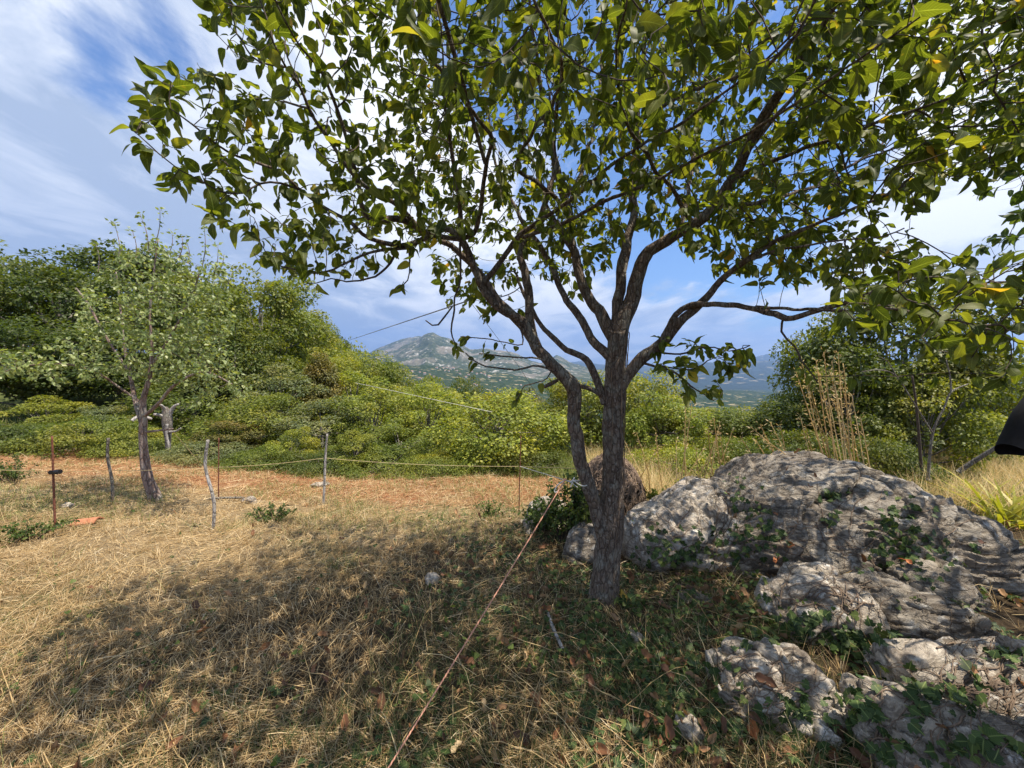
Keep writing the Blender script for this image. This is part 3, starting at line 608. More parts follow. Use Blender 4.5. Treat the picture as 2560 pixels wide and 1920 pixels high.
leftlobe = [(470, -300), (480, 20), (560, 90), (600, 150), (520, 170), (420, 120), (350, 210), (300, 325), (370, 380), (400, 460), (490, 470), (500, 555), (620, 590), (660, 680), (760, 700), (900, 640), (1040, 640), (1120, 560), (1120, -300)]
att = []
att += attr(leftlobe, lambda x, y: (1.30+max(0, x-500)*.0003, 1.65+max(0, x-300)*.0014), 0, 900)
att += attr([(1000, -500), (1750, -500), (1750, 330), (1650, 480), (1300, 500), (1060, 620), (1000, 560)], 1.5, 3.7, 1500)
att += attr([(880, -200), (1750, -200), (1720, 200), (1560, 330), (1250, 260), (1000, 150)], .85, 1.5, 170)
att += attr([(1060, 600), (1300, 500), (1560, 500), (1540, 640), (1440, 760), (1340, 700), (1240, 800), (1100, 780)], 2.3, 3.4, 210)
att += attr([(1650, -500), (2760, -500), (2760, 330), (2500, 400), (2330, 500), (2150, 560), (1950, 600), (1780, 560), (1640, 470)], lambda x, y: (1.5 if x < 2100 else 1.3, 3.4 if x < 2100 else 2.4), 0, 2000)
att += attr([(1700, -200), (2300, -200), (2250, 150), (1900, 260), (1700, 200)], 1.0, 1.5, 110)
att += attr([(1650, 560), (1850, 540), (2150, 560), (2320, 610), (2330, 700), (2150, 720), (1900, 690), (1780, 680)], 1.7, 2.7, 380)
att += attr([(2060, 700), (2250, 660), (2400, 630), (2640, 600), (2640, 860), (2480, 960), (2380, 930), (2250, 850), (2080, 790)], 1.02, 1.45, 230)
att += attr([(1250, 480), (1900, 450), (1920, 600), (1700, 640), (1600, 560), (1500, 650), (1300, 650)], 1.7, 3.4, 260)
att += attr([(1620, 850), (1870, 840), (1890, 900), (1800, 1010), (1720, 990), (1640, 940)], 2.0, 2.35, 60)
att += attr([(600, 560), (760, 520), (1000, 560), (1000, 660), (800, 700), (660, 680)], 1.7, 2.3, 60)
att += attr([(2060, 720), (2250, 680), (2400, 650), (2600, 640), (2600, 860), (2480, 950), (2380, 930), (2250, 850), (2080, 790)], 1.1, 1.6, 90)
att += [np.array(a) for a in rng.uniform([-.7, -1.0, 2.65], [2.6, .6, 3.4], (950, 3))]
att += attr([(1600, -100), (2700, -100), (2700, 330), (2500, 400), (2150, 520), (1900, 540), (1700, 450)], 2.4, 3.7, 560)
att += [np.array(a) for a in rng.uniform([-.9, .55, 2.9], [1.2, 1.4, 3.6], (300, 3))]
apple = empty('apple_tree', P(1508, 1530, 2.45)); apple_inv = -np.array(apple.location)
tr = Tree()
def addlimb(sp, name, first=False):
    q = resample(Lpx(sp), .035 if not first else .02); q[:, 3] = np.maximum(q[:, 3], .0016)
    if not first and len(q) > 6:     # gentle natural kinks
        n_ = np.stack([fb2(q[:, 0]*9+s*7, q[:, 2]*9+q[:, 1]*5, 3, 40+s)-.5 for s in range(3)], 1); e = np.clip(np.arange(len(q))/6, 0, 1)[:, None]
        q[:, :3] += n_*.035*e
    tb = Tubes(); R0 = q[:, 3].max()
    tb.add(q[:, :3], q[:, 3], 40 if first else (20 if R0 > .02 else (10 if R0 > .01 else 6)), noise=.26 if first else (.2 if R0 > .012 else .12), nf=17, seed=3)
    if first:
        pass
    o = link(name, tb.mesh(name), apple, M['bark'] if R0 > .008 else M['twig']); o.location = tuple(apple_inv)
    prev = -1
    for a in q[::2]:
        tr.p.append(a[:3].copy()); tr.par.append(prev); tr.r.append(a[3]); tr.fixed.append(True); prev = len(tr.p)-1
addlimb(trunk, 'trunk', True)
def wl(sp):
    q = resample(np.array(sp, float), .035); tb = Tubes(); tb.add(q[:, :3], q[:, 3], 8, noise=.1, nf=20); o = link('limb', tb.mesh('limb'), apple, M['bark']); o.location = tuple(apple_inv); pv = -1
    for a in q[::2]: tr.p.append(a[:3].copy()); tr.par.append(pv); tr.r.append(a[3]); tr.fixed.append(True); pv = len(tr.p)-1
a_ = P(1860, 390, 2.2); b_ = P(1383, 380, 2.5); c_ = P(1213, 408, 1.85)
for sp in ([(*a_, .013), (a_[0]+.05, 1.7, 3.05, .011), (1.3, 1.0, 3.3, .009), (1.15, .2, 3.25, .007), (1.0, -.7, 3.15, .004)],
           [(*b_, .012), (.25, 1.9, 3.3, .010), (.2, 1.1, 3.35, .008), (.3, .3, 3.2, .006), (.2, -.6, 3.1, .004)],
           [(*c_, .010), (-.3, 1.3, 2.95, .008), (-.45, .6, 3.05, .006), (-.4, -.2, 3.0, .004)],
           [(1.3, 1.0, 3.3, .008), (1.9, .4, 3.2, .006), (2.2, -.4, 3.1, .004)]): wl(sp)
bare = {18, 19, 20, 9, 38, 39, 40, 41}
for q_, sp in enumerate(limbs): addlimb(sp, 'limb')
# knots and the cut stub on the left stem
tr.grow(att, .055, .07, 80, (0, 0, .04), .13, .7, seed=3)
tr.finish()
tw = link('twigs', tr.twigs().mesh('twigs'), apple, M['twig']); tw.location = tuple(apple_inv)
lp, ld = tr.leafspots(.0038, 1.05, 5, 5)
# thin low twigs keep only a few leaves
sz = np.clip(rng.normal(.054, .014, len(lp)), .022, .082)
dcam = np.linalg.norm(lp-np.array([0, 0, CAM_H]), axis=1); keep = dcam > .72
lp, ld, sz = lp[keep], ld[keep], sz[keep]
nh = unit(np.array([[0, 0, 1.]])+rng.normal(size=(len(lp), 3))*.65)
v, f, u = put_leaves(lp, ld, nh, sz, TPL)
fo = link('foliage', npmesh('foliage', v, f, u), apple, M['apple']); fo.location = tuple(apple_inv); fo['kind'] = 'stuff'
tag(apple, 'old two-stemmed fruit tree with dark bark and spreading leafy crown filling the upper picture', 'tree')
print('apple nodes', len(tr.p), 'leaves', len(lp))

# ------------------------------------------------------------------ neighbouring shade tree, its trunk beyond the right edge
tb2 = Tree(); st = empty('shade_tree', (4.9, 1.0, float(ground(4.9, 1.0)))); sinv = -np.array(st.location)
base = np.array([4.9, 1.0, float(ground(4.9, 1.0))-.1])
L2 = [[(4.9, 1.0, base[2], .15), (4.85, 1.05, 1.0, .12), (4.7, 1.15, 1.9, .10)],
      [(4.7, 1.15, 1.85, .08), (4.3, 1.3, 2.5, .06), (3.6, 1.5, 3.0, .035), (2.9, 1.6, 3.2, .015), (2.3, 1.6, 3.1, .006)],
      [(4.7, 1.15, 1.85, .07), (4.5, 1.8, 2.6, .05), (4.4, 2.6, 3.1, .03), (4.3, 3.2, 3.3, .015)],
      [(4.7, 1.15, 1.85, .06), (4.9, .6, 2.8, .045), (4.6, 0, 3.4, .03), (4.2, -.6, 3.7, .015)],
      [(4.3, 1.3, 2.5, .03), (3.6, .7, 3.0, .02), (2.9, .2, 3.2, .012), (2.2, -.2, 3.3, .006)],
      [(4.0, 1.4, 2.75, .02), (3.2, 1.45, 2.6, .012), (2.4, 1.5, 2.35, .008), (2.0, 1.45, 2.1, .004)]]
tbt = Tubes()
for q_, l in enumerate(L2):
    q = resample(l, .05); tbt.add(q[:, :3], q[:, 3], 14, noise=.12)
    pv = -1
    for a in q: tb2.p.append(a[:3]); tb2.par.append(pv); tb2.r.append(a[3]); tb2.fixed.append(True); pv = len(tb2.p)-1
att2 = []
while len(att2) < 1000:
    a = rng.uniform([1.9, -1.2, 2.2], [6.2, 4.4, 4.3]); e = ((a-np.array([4.2, 1.5, 3.3]))/np.array([2.1, 2.8, 1.1]))
    if e.dot(e) < 1 and not (a[1] > 0 and a[0]/a[1] < 1.16): att2.append(a)
tb2.grow(att2, .09, .12, 60, (0, 0, .03), .13, 1.2, seed=5); tb2.finish()
o = link('trunk', tbt.mesh('trunk'), st, M['bark2']); o.location = tuple(sinv)
o = link('twigs', tb2.twigs().mesh('twigs'), st, M['twig']); o.location = tuple(sinv)
lp, ld = tb2.leafspots(.005, .9, 6, 6); nh = unit(np.array([[0, 0, 1.]])+rng.normal(size=(len(lp), 3))*.6)
v, f, u = put_leaves(lp, ld, nh, rng.uniform(.06, .095, len(lp)), TPL)
o = link('foliage', npmesh('foliage', v, f, u), st, M['apple_dark']); o.location = tuple(sinv); o['kind'] = 'stuff'
tag(st, 'darker leafed tree reaching in from beyond the right edge over the rocks', 'tree')
print('shade leaves', len(lp))

# ------------------------------------------------------------------ background tree / bush variants (unit height, unit width)
def crown_variant(kind, seed, n=12000):
    rg = np.random.default_rng(seed)
    if kind == 'tree': cen = np.array([0, 0, .60]); rad = np.array([.46, .46, .40]); nc = 70; cr = .13
    elif kind == 'bush': cen = np.array([0, 0, .45]); rad = np.array([.46, .46, .50]); nc = 70; cr = .14
    elif kind == 'loose': cen = np.array([0, 0, .5]); rad = np.array([.44, .44, .52]); nc = 38; cr = .11
    elif kind == 'cone': cen = np.array([0, 0, .5]); rad = np.array([.40, .40, .52]); nc = 70; cr = .10
    else: cen = np.array([0, 0, .30]); rad = np.array([.48, .48, .62]); nc = 90; cr = .12
    C = []
    while len(C) < nc:
        d = unit(rg.normal(size=3)); r_ = rg.uniform(.45, 1)**.5; lump = .78+.44*vn3((d*2.2+seed*3.3)[None]+20, seed)[0]
        p = cen+d*rad*r_*lump
        if kind == 'cone': p[:2] *= max(.12, 1.25*(1-p[2]))
        if p[2] > .05 and p[2] < 1.08: C.append(p)
    C = np.array(C); cs = cr*rg.uniform(.6, 1.25, nc); k = rg.choice(nc, n, p=cs**2/(cs**2).sum())
    d = unit(rg.normal(size=(n, 3))+np.array([0, 0, .25])); rr_ = rg.uniform(.35, 1.05, n)**.45
    pos = C[k]+d*(cs[k]*rr_)[:, None]*np.array([1.1, 1.1, .8])
    pos = np.maximum(pos, [-9, -9, .01])
    if kind == 'bramble': pos = pos*np.array([1, 1, .42])+rg.normal(size=(n, 3))*.012*(rg.uniform(0, 1, (n, 1)) < .2)
    outw = unit(pos-cen*np.array([1, 1, .6])); ld_ = unit(d*.7+outw*.5+rg.normal(size=(n, 3))*.6+np.array([0, 0, -.35])); nh_ = unit(outw*.7+d*.9+np.array([0, 0, .5])+rg.normal(size=(n, 3))*.38)
    B = basis(ld_, nh_); sz_ = rg.uniform(.020, .038, n)*(1.0 if kind != 'bramble' else .72)
    parts = []
    kk = rg.integers(0, 2, n)
    for q, (tv, tf, tu) in enumerate(SMALL):
        m_ = kk == q; parts.append(scatter(tv, tf, pos[m_], B[m_], sz_[m_], None))
    v, f, _ = cat(parts); me = npmesh('crown', v, f); me.materials.append(M['foliage'])
    tb = Tubes(); top = .75 if kind == 'tree' else .6
    q = resample([(0, 0, -.03, .022), (.01, 0, .2, .018), (-.01, .01, .45, .013), (0, 0, top, .006)], .05); tb.add(q[:, :3], q[:, 3], 8, noise=.1)
    for c in C[rg.choice(nc, 26, replace=False)]:
        z0 = rg.uniform(.12, .5)*min(1, c[2]/.5+.1); a = np.array([0, 0, z0]); mid = (a+c)/2+np.array([0, 0, -.03])
        q = resample([(*a, .010), (*mid, .006), (*c, .002)], .06); tb.add(q[:, :3], q[:, 3], 5, cap=False)
    if kind == 'bramble':
        for q_ in range(len(tb.v)): tb.v[q_] = tb.v[q_]*np.array([1, 1, .42])
    tm = tb.mesh('trunk'); tm.materials.append(M['bark2']); return tm, me
VAR = {k: [crown_variant(k, s_+i_*7+3, n_) for i_ in range(c_)] for k, s_, c_, n_ in (('tree', 11, 4, 15000), ('bush', 31, 3, 13000), ('cone', 61, 1, 12000), ('bramble', 71, 3, 17000), ('loose', 91, 3, 8500))}
def plant(kind, x, y, h, wd, color, label, catg, name, group=None, var=None, dp=None, sink=.05, wy=None):
    z = float(ground(x, y)); r = empty(name, (x, y, z-sink)); vs = VAR[kind]; tm, cm_ = vs[(var if var is not None else random.randrange(99)) % len(vs)]
    r.rotation_euler.z = random.uniform(0, 6.28) if wy is None else 0; r.scale = (wd, wy or wd, (h+sink)/(.42 if kind == 'bramble' else 1))
    a = link('trunk' if kind != 'bramble' else 'stems', tm, r); b = link('crown' if kind != 'bramble' else 'foliage', cm_, r); b.color = (*color, 1); a.color = (1, 1, 1, 1)
    tag(r, label, catg, group); return r
def at(px, Y): return P(px, 900, Y)[0]
def tree_px(kind, px, top, Y, wpx, color, label, catg='tree', name='broadleaf_tree', **kw):
    x = at(px, Y); z0 = float(ground(x, Y)); zt = P(px, top, Y)[2]; h = max(.4, zt-z0)
    return plant(kind, x, Y, h/(1.0 if kind == 'tree' else .98), wpx/F*Y, color, label, catg, name, **kw)
G1 = (.10, .13, .026); G2 = (.14, .175, .032); G3 = (.19, .22, .04); G4 = (.06, .09, .018); OL = (.15, .145, .05); YG = (.21, .25, .04); GR = (.15, .18, .085)
T = [
 # left wood
 ('tree', 20, 615, 17, 330, G2, 'tall round green tree at the far left edge of the field'),
 ('tree', 160, 660, 16, 300, G4, 'dark green tree second from the left edge, behind the pale pear tree'),
 ('tree', 330, 640, 20, 340, G4, 'broad dark tree hidden behind the pale pear tree crown'),
 ('tree', 500, 700, 17, 260, G1, 'green tree just right of the pale pear tree, behind it'),
 ('tree', 655, 683, 15, 290, G2, 'tall full green tree standing highest on the slope right of the pear tree'),
 ('tree', 590, 800, 12.5, 260, G1, 'lower green tree in front of the tall full tree on the slope'),
 ('tree', 735, 780, 19, 200, G3, 'light green tree on the slope right beside the tall full tree'),
 ('tree', 800, 815, 30, 90, G1, 'small dark tree on the crest of the slope'),
 ('tree', 848, 832, 34, 70, G1, 'small pointed tree standing alone against the sky on the crest'),
 ('tree', 880, 880, 24, 200, G3, 'yellow green tree on the crest below the mountain'),
 ('tree', 810, 900, 16, 200, G3, 'bright tree in the middle of the wooded slope'),
 ('tree', 960, 915, 24, 170, G2, 'green tree on the crest under the village'),
 ('tree', 1040, 940, 24, 150, G3, 'light tree on the falling crest under the village'),
 ('tree', 1162, 948, 22, 120, G1, 'rounded dark tree rising alone from the low crest'),
 ('tree', 1095, 985, 19, 170, G3, 'yellow green tree left of the rounded crest tree'),
 ('tree', 1230, 990, 18, 150, OL, 'brownish green tree right of the rounded crest tree'),
 ('tree', 1300, 985, 19, 140, OL, 'russet topped tree behind the bright round bush'),
 ('tree', 60, 800, 11.5, 360, G4, 'dark low tree at the left edge above the bramble bank'),
 ('tree', 300, 830, 12, 340, G4, 'deep green tree behind the pear trunk'),
 ('bush', 480, 930, 11, 260, G1, 'dark bush behind the pear tree and the dead stump'),
 ('cone', 800, 885, 12, 200, OL, 'olive brown conical tree in the middle of the slope'),
 ('loose', 700, 930, 11, 230, GR, 'grey green bush at the foot of the wooded slope'),
 ('loose', 880, 935, 12.5, 250, YG, 'bright bush on the slope below the crest'),
 ('bush', 990, 960, 13.5, 230, G3, 'yellow green bush right of the conical olive tree'),
 ('loose', 930, 985, 9.6, 240, G3, 'loose green bush low on the slope beyond the field edge'),
 ('bush', 620, 985, 9.2, 240, G2, 'round green bush beyond the wooden fence posts'),
 ('loose', 800, 1000, 8.9, 240, GR, 'grey green bush beyond the tallest pale fence post'),
 ('loose', 1070, 975, 10, 230, YG, 'light bush left of the bright round bush'),
 ('loose', 560, 1050, 8.3, 170, OL, 'dull brownish bush right of the dead stump'),
 ('loose', 1000, 1060, 8.0, 220, G2, 'small bush at the field edge left of the bright round bush'),
 ('loose', 110, 1000, 9.0, 190, G3, 'small light bush behind the bramble bank at the left edge'),
 ('loose', 262, 1015, 8.6, 150, GR, 'small grey bush between the rusty stake and the pear trunk'),
 ('loose', 720, 1075, 7.4, 130, YG, 'small yellow green bush left of the tall pale post'),
 ('loose', 880, 1085, 7.2, 130, G3, 'small bush right of the tall pale post at the field edge'),
 ('bush', 1250, 975, 8.2, 330, YG, 'bright yellow green round bush beyond the thin iron stake'),
 ('bush', 1370, 1000, 12, 200, G2, 'green bush seen left of the forked trunk'),
 ('tree', 1470, 940, 10, 240, G3, 'loose light green tree right behind the forked trunk'),
 ('tree', 1600, 930, 9.5, 240, G3, 'light green tree seen just right of the forked trunk'),
 ('loose', 1660, 985, 8.5, 240, YG, 'pale green bush right of the trunk behind the dry oats'),
 ('bush', 1770, 1010, 9.5, 240, G3, 'green bush under the blue mountain behind the dry oats'),
 ('bush', 1880, 1015, 8.6, 240, G2, 'rounded bush under the blue mountain behind the boulder'),
 ('bush', 1990, 990, 7.8, 250, G1, 'dark green bush left of the tall dry oat stalks'),
 ('loose', 2130, 900, 7.0, 300, G1, 'dark bushy tree behind the tall dry oat stalks'),
 ('tree', 2260, 720, 7.6, 420, G1, 'tallest dark tree behind the boulder on the right'),
 ('tree', 2090, 810, 8.4, 240, G2, 'green tree leaning left beside the tallest dark tree'),
 ('loose', 2320, 930, 6.3, 260, G3, 'dark shrub under the tallest tree on the right'),
 ('tree', 2440, 900, 9.5, 240, G2, 'light edged tree near the right edge'),
 ('bush', 2420, 1030, 7.8, 220, G3, 'sunlit green shrub behind the leaning dead branch'),
 ('tree', 2540, 950, 13, 170, GR, 'bluish green tree at the right edge behind the person'),
]
for q_, (kd_, px, top, Y, wpx, c, lab) in enumerate(T):
    nm = {'tree': 'broadleaf_tree', 'bush': 'bush', 'loose': 'bush', 'cone': 'conical_tree'}[kd_]
    tree_px(kd_, px, top, Y, wpx, c, lab, 'tree' if kd_ not in ('bush', 'loose') else 'bush', nm, var=q_)
B_ = [(40, 1052, 7.6, 250, G1, 'bramble bank at the left edge of the mown field'), (190, 1038, 7.8, 250, G2, 'dark bramble mound left of the pear tree trunk'), (330, 1075, 7.9, 200, G3, 'lighter bramble mound behind the pear tree trunk'),
      (500, 1125, 7.6, 200, GR, 'greyish bramble behind the dead stump'), (650, 1130, 7.3, 200, G2, 'low bramble left of the tall pale fence post'), (800, 1140, 7.1, 210, G1, 'low bramble right of the tall pale fence post'),
      (950, 1150, 7.0, 210, G2, 'low dark bramble in the middle of the field edge'), (1090, 1160, 6.9, 180, G3, 'low bramble below the bright round bush'), (1330, 1120, 7.2, 190, G1, 'bramble behind the thin iron stake'),
      (1700, 1110, 6.4, 240, YG, 'tangle of pale weeds behind the dry oats'), (1850, 1085, 6.4, 240, G2, 'dark bramble behind the boulder, below the blue mountain'), (2010, 1080, 6.0, 260, G1, 'dark bramble behind the tall dry oat stalks'), (2200, 1085, 5.6, 260, G1, 'bramble behind the right shoulder of the boulder')]
for q_, (px, top, Y, wpx, c, lab) in enumerate(B_): tree_px('bramble', px, top, Y, wpx, c, lab, 'bramble', 'bramble', var=q_)
# far filler woods on the slopes: reads as one mass
def wood(name, n, boxes, label, sz=(2.2, 4.2)):
    vs, fs = [], []; o_ = 0
    tm, cm_ = VAR['tree'][1]; nv = len(cm_.vertices); co = np.zeros(nv*3, np.float32); cm_.vertices.foreach_get('co', co); co = co.reshape(-1, 3)
    nl = 9; nv_l = nv//nl; parts = []
    tv, tf, _ = SMALL[0]
    for k in range(n):
        bx = boxes[k % len(boxes)]; x = rng.uniform(bx[0], bx[1]); y = rng.uniform(bx[2], bx[3]); s = rng.uniform(*sz); z = float(ground(x, y))
        sel = rng.choice(nv_l, 900, replace=False); c_ = co[sel*nl]; pos = c_*np.array([s*1.1, s*1.1, s])+np.array([x, y, z]); d = unit(rng.normal(size=(900, 3))); nh_ = unit(rng.normal(size=(900, 3))+np.array([0, 0, .8]))
        parts.append(scatter(tv, tf, pos, basis(d, nh_), np.full(900, .11*s*.5), None))
    v, f, _ = cat(parts); o = link(name, npmesh(name, v, f), None, M['foliage']); o.color = (.15, .185, .032, 1); tag(o, label, 'wood', None, 'stuff')
wood('far_wood', 150, [(-45, -12, 22, 50), (-22, 2, 24, 60), (-8, 30, 26, 60)], 'far green wood covering the hillside behind the nearer trees', (3, 5))

# ------------------------------------------------------------------ pale pear tree in the field
pear = empty('pear_tree', P(395, 1290, 4.6)); pinv = -np.array(pear.location)
pt = Tree(); ptr = Tubes()
pl = [[(402, 1300, 4.6, 40), (396, 1270, 4.6, 32), (382, 1230, 4.6, 27), (368, 1190, 4.6, 23), (361, 1140, 4.6, 19), (357, 1090, 4.6, 17), (358, 1050, 4.6, 16), (358, 1000, 4.6, 13), (372, 950, 4.6, 10), (380, 880, 4.6, 7), (375, 780, 4.6, 5), (385, 680, 4.6, 4), (395, 600, 4.6, 3)],
      [(356, 1060, 4.6, 11), (340, 1010, 4.65, 10), (328, 950, 4.7, 8), (310, 860, 4.75, 6), (300, 760, 4.8, 4), (290, 680, 4.8, 3)],
      [(358, 1010, 4.6, 6), (300, 970, 4.5, 5), (240, 930, 4.35, 5), (160, 910, 4.2, 4), (60, 915, 4.1, 3), (10, 930, 4.05, 2)],
      [(362, 1040, 4.6, 9), (395, 1010, 4.5, 8), (440, 960, 4.4, 7), (510, 930, 4.3, 5), (580, 960, 4.25, 3)],
      [(375, 920, 4.6, 6), (420, 850, 4.6, 5), (470, 760, 4.6, 4), (500, 680, 4.6, 3)],
      [(362, 1080, 4.6, 6), (400, 1076, 4.55, 5), (432, 1072, 4.5, 4)],
      [(330, 940, 4.7, 6), (270, 850, 4.7, 5), (220, 760, 4.7, 5), (190, 720, 4.7, 3)]]
for l in pl:
    q = resample(Lpx(l), .05); ptr.add(q[:, :3], q[:, 3], 12, noise=.12, nf=18); pv = -1
    for a in q: pt.p.append(a[:3]); pt.par.append(pv); pt.r.append(a[3]); pt.fixed.append(True); pv = len(pt.p)-1
def attr2(poly, d0, d1, n): return attr(poly, d0, d1, n)
pa = attr2([(220, 690), (290, 620), (400, 600), (480, 650), (560, 650), (590, 800), (560, 900), (480, 960), (400, 920), (260, 940), (200, 880), (190, 760)], 3.9, 5.4, 800)
pa += attr2([(-60, 860), (100, 860), (220, 800), (260, 960), (120, 970), (0, 950)], 3.8, 4.6, 130)
pa += attr2([(450, 860), (560, 850), (640, 980), (560, 1040), (470, 990)], 3.9, 4.6, 110)
pt.grow(pa, .08, .10, 60, (0, 0, .03), .12, 1.0, seed=9)
for sx_, sy_, ex, ey in ((300, 660, 285, 555), (340, 650, 330, 575), (385, 620, 400, 520), (372, 630, 350, 535), (420, 640, 430, 580), (470, 660, 465, 600), (505, 670, 510, 565), (530, 700, 545, 610), (560, 720, 580, 680), (245, 680, 240, 610), (445, 650, 455, 590), (540, 690, 560, 635)):
    Y_ = random.uniform(4.3, 4.8); q = resample([(*P(sx_, sy_, Y_), .006), (*P((sx_+ex)/2+6, (sy_+ey)/2, Y_), .004), (*P(ex, ey, Y_), .002)], .06); pv = -1; ptr.add(q[:, :3], q[:, 3], 5)
    for a in q: pt.p.append(a[:3]); pt.par.append(pv); pt.r.append(min(a[3], .0045)); pt.fixed.append(True); pv = len(pt.p)-1
pt.finish()
M['pearbark'] = barkmat('pear_bark', (.12, .075, .06), (.26, .19, .16), (.40, .36, .32), 16, .6)
o = link('trunk', ptr.mesh('trunk'), pear, M['pearbark']); o.location = tuple(pinv)
o = link('twigs', pt.twigs().mesh('twigs'), pear, M['twig']); o.location = tuple(pinv)
lp, ld = pt.leafspots(.0048, 3.4, 8, 8); nh = unit(np.array([[0, 0, 1.]])+rng.normal(size=(len(lp), 3))*.9)
v, f, u = put_leaves(lp+rng.normal(size=lp.shape)*.012, ld, nh, rng.uniform(.038, .062, len(lp)), SMALL)
o = link('crown', npmesh('crown', v, f), pear, M['pear']); o.location = tuple(pinv); print('pear leaves', len(lp))
tag(pear, 'small pear tree with pale silvery leaves and curved reddish trunk standing in the mown field', 'tree')

# ------------------------------------------------------------------ rocks
ROCKS = []
def rock(name, st, label, mat, nx=150, nt=90, amp=.05, seed=0, strat=1.0, fr=1.0):
    st = np.array(st, float); xs = np.linspace(st[0, 0], st[-1, 0], nx); g = lambda c: np.interp(xs, st[:, 0], st[:, c])
    def sm(a): k = np.ones(7)/7; return np.convolve(np.pad(a, 3, 'edge'), k, 'valid')
    yf, yb, zt = sm(g(1)), sm(g(2)), sm(g(3)); e = np.clip(np.minimum(np.arange(nx), nx-1-np.arange(nx))/(nx*.10), 0, 1)**.5
    ym = (yf+yb)/2; hw = (yb-yf)/2*e; th = np.linspace(-.25, math.pi+.25, nt)
    V = np.zeros((nx, nt, 3)); gz = ground(xs, ym)
    for k in range(nx):
        c = -np.cos(th); s_ = np.sin(th); y = ym[k]+hw[k]*np.sign(c)*np.abs(c)**.8; top = (zt[k]-gz[k])*(.15+.85*e[k])
        z = gz[k]+top*np.sign(s_)*np.where(c < 0, np.abs(s_)**1.15, np.abs(s_)**.8); z = np.where(s_ < 0, gz[k]-.15+0*z, z); V[k] = np.stack([np.full(nt, xs[k]), y, z], -1)
    p = V.reshape(-1, 3); c0 = np.array([xs.mean(), ym.mean(), gz.mean()])
    q = p*np.array([1, 1, 1]); rot = np.array([q[:, 0]*.9+q[:, 2]*.4, q[:, 1], q[:, 2]*.9-q[:, 0]*.35]).T
    d1 = (fb3(rot*np.array([1.5, 1.5, 2.4])*fr+seed*5.1+30, 4, seed, .45)-.5)*2
    lay = np.abs(fb3(rot*np.array([1.3, 1.6, 7.0])*fr+70+seed, 4, seed+5, .5)-.5)*2
    fine = fb3(rot*np.array([14, 14, 26.])*fr+11, 4, seed+8, .6)-.5
    cells = fb3(rot*np.array([5., 5., 7.])*fr+3, 2, seed+2, .5); cells = np.abs((cells*5) % 1-.5)*2
    nrm = unit(p-np.stack([p[:, 0]*.7+c0[0]*.3, np.repeat(ym, nt), np.repeat(gz, nt)-.1], -1)); nrm = unit(nrm+np.array([0, -.2, .25]))
    rg = np.random.default_rng(seed*13+1); slab = 0
    for ns_, wgt, cw in ((int(34*fr), 1.0, .028), (int(190*fr), .40, .018)):
        lo, hi = rot.min(0), rot.max(0); sd_ = rg.uniform(lo, hi, (ns_, 3)); A = np.array([1, 1.2, 2.2]); off = rg.normal(size=ns_); gr = rg.normal(size=(ns_, 3))
        wp = rot+(np.stack([fb3(rot*3+q_*9, 3, seed+q_) for q_ in range(3)], 1)-.5)*.25
        D = np.stack([np.linalg.norm((wp-a_)*A, axis=1) for a_ in sd_], 1); o2 = np.argsort(D, axis=1)[:, :2]; ar = np.arange(len(p)); d1_, d2_ = D[ar, o2[:, 0]], D[ar, o2[:, 1]]; ix = o2[:, 0]
        scl = d2_.mean(); slab = slab+wgt*(off[ix]*.55+((wp-sd_[ix])*gr[ix]).sum(1)/scl*.9-1.5*np.exp(-(d2_-d1_)/(cw*1.0)))
    ax = rot[:, 2]*.86+rot[:, 0]*.42+rot[:, 1]*.2+(fb3(rot*1.7+60, 4, seed+21, .55)-.5)*.5; q1 = (ax*6.5*fr**.5) % 1; q2 = (ax*17*fr**.5+fb3(rot*3+9, 3, seed+4)*1.5) % 1
    led = np.where(q1 < .9, q1/.9, (1-q1)/.1)-.5; led2 = np.where(q2 < .86, q2/.86, (1-q2)/.14)-.5; msk = np.clip((fb3(rot*1.4+5, 3, seed+31)-.40)*6, 0, 1)
    p = p+nrm*(amp*(d1*1.25+.6*(lay-.3)*strat+.42*fine+.1*(cells-.5)+.42*slab+msk*(.75*led+.32*led2)*min(1.2, strat)))[:, None]; V = p.reshape(nx, nt, 3)
    i = np.arange(nx-1)[:, None]*nt; j = np.arange(nt-1)[None]; f = np.stack([i+j, i+nt+j, i+nt+j+1, i+j+1], -1).reshape(-1, 4)
    cap0 = list(range(nt))[::-1]; me = npmesh(name, p-c0, f[:, ::-1]); o = link(name, me, None, mat); o.location = tuple(c0)
    ROCKS.append((p, f)); tag(o, label, 'rock'); return o
def S(px, py, Yt, Yf, Yb):     # a station: top seen at px,py at depth Yt
    q = P(px, py, Yt); return (q[0], Yf, Yb, q[2])
rock('boulder', [S(1700, 1320, 3.1, 2.85, 3.3), S(1750, 1260, 3.2, 2.6, 3.5), S(1800, 1215, 3.35, 2.5, 3.8), S(1850, 1180, 3.4, 2.45, 4.0), S(1930, 1155, 3.3, 2.55, 4.1), S(2000, 1150, 3.3, 2.5, 4.2), S(2060, 1140, 3.3, 2.45, 4.2), S(2130, 1155, 3.25, 2.4, 4.1), S(2200, 1190, 3.15, 2.4, 4.0), S(2300, 1228, 3.0, 2.35, 3.8), S(2400, 1275, 2.9, 2.3, 3.6), S(2480, 1330, 2.8, 2.25, 3.4), S(2560, 1390, 2.7, 2.2, 3.2), S(2680, 1480, 2.6, 2.2, 3.0)],
     'huge grey limestone boulder behind the other rocks, ivy growing on its face', M['rock'], 420, 260, .062, 1, 1.0)
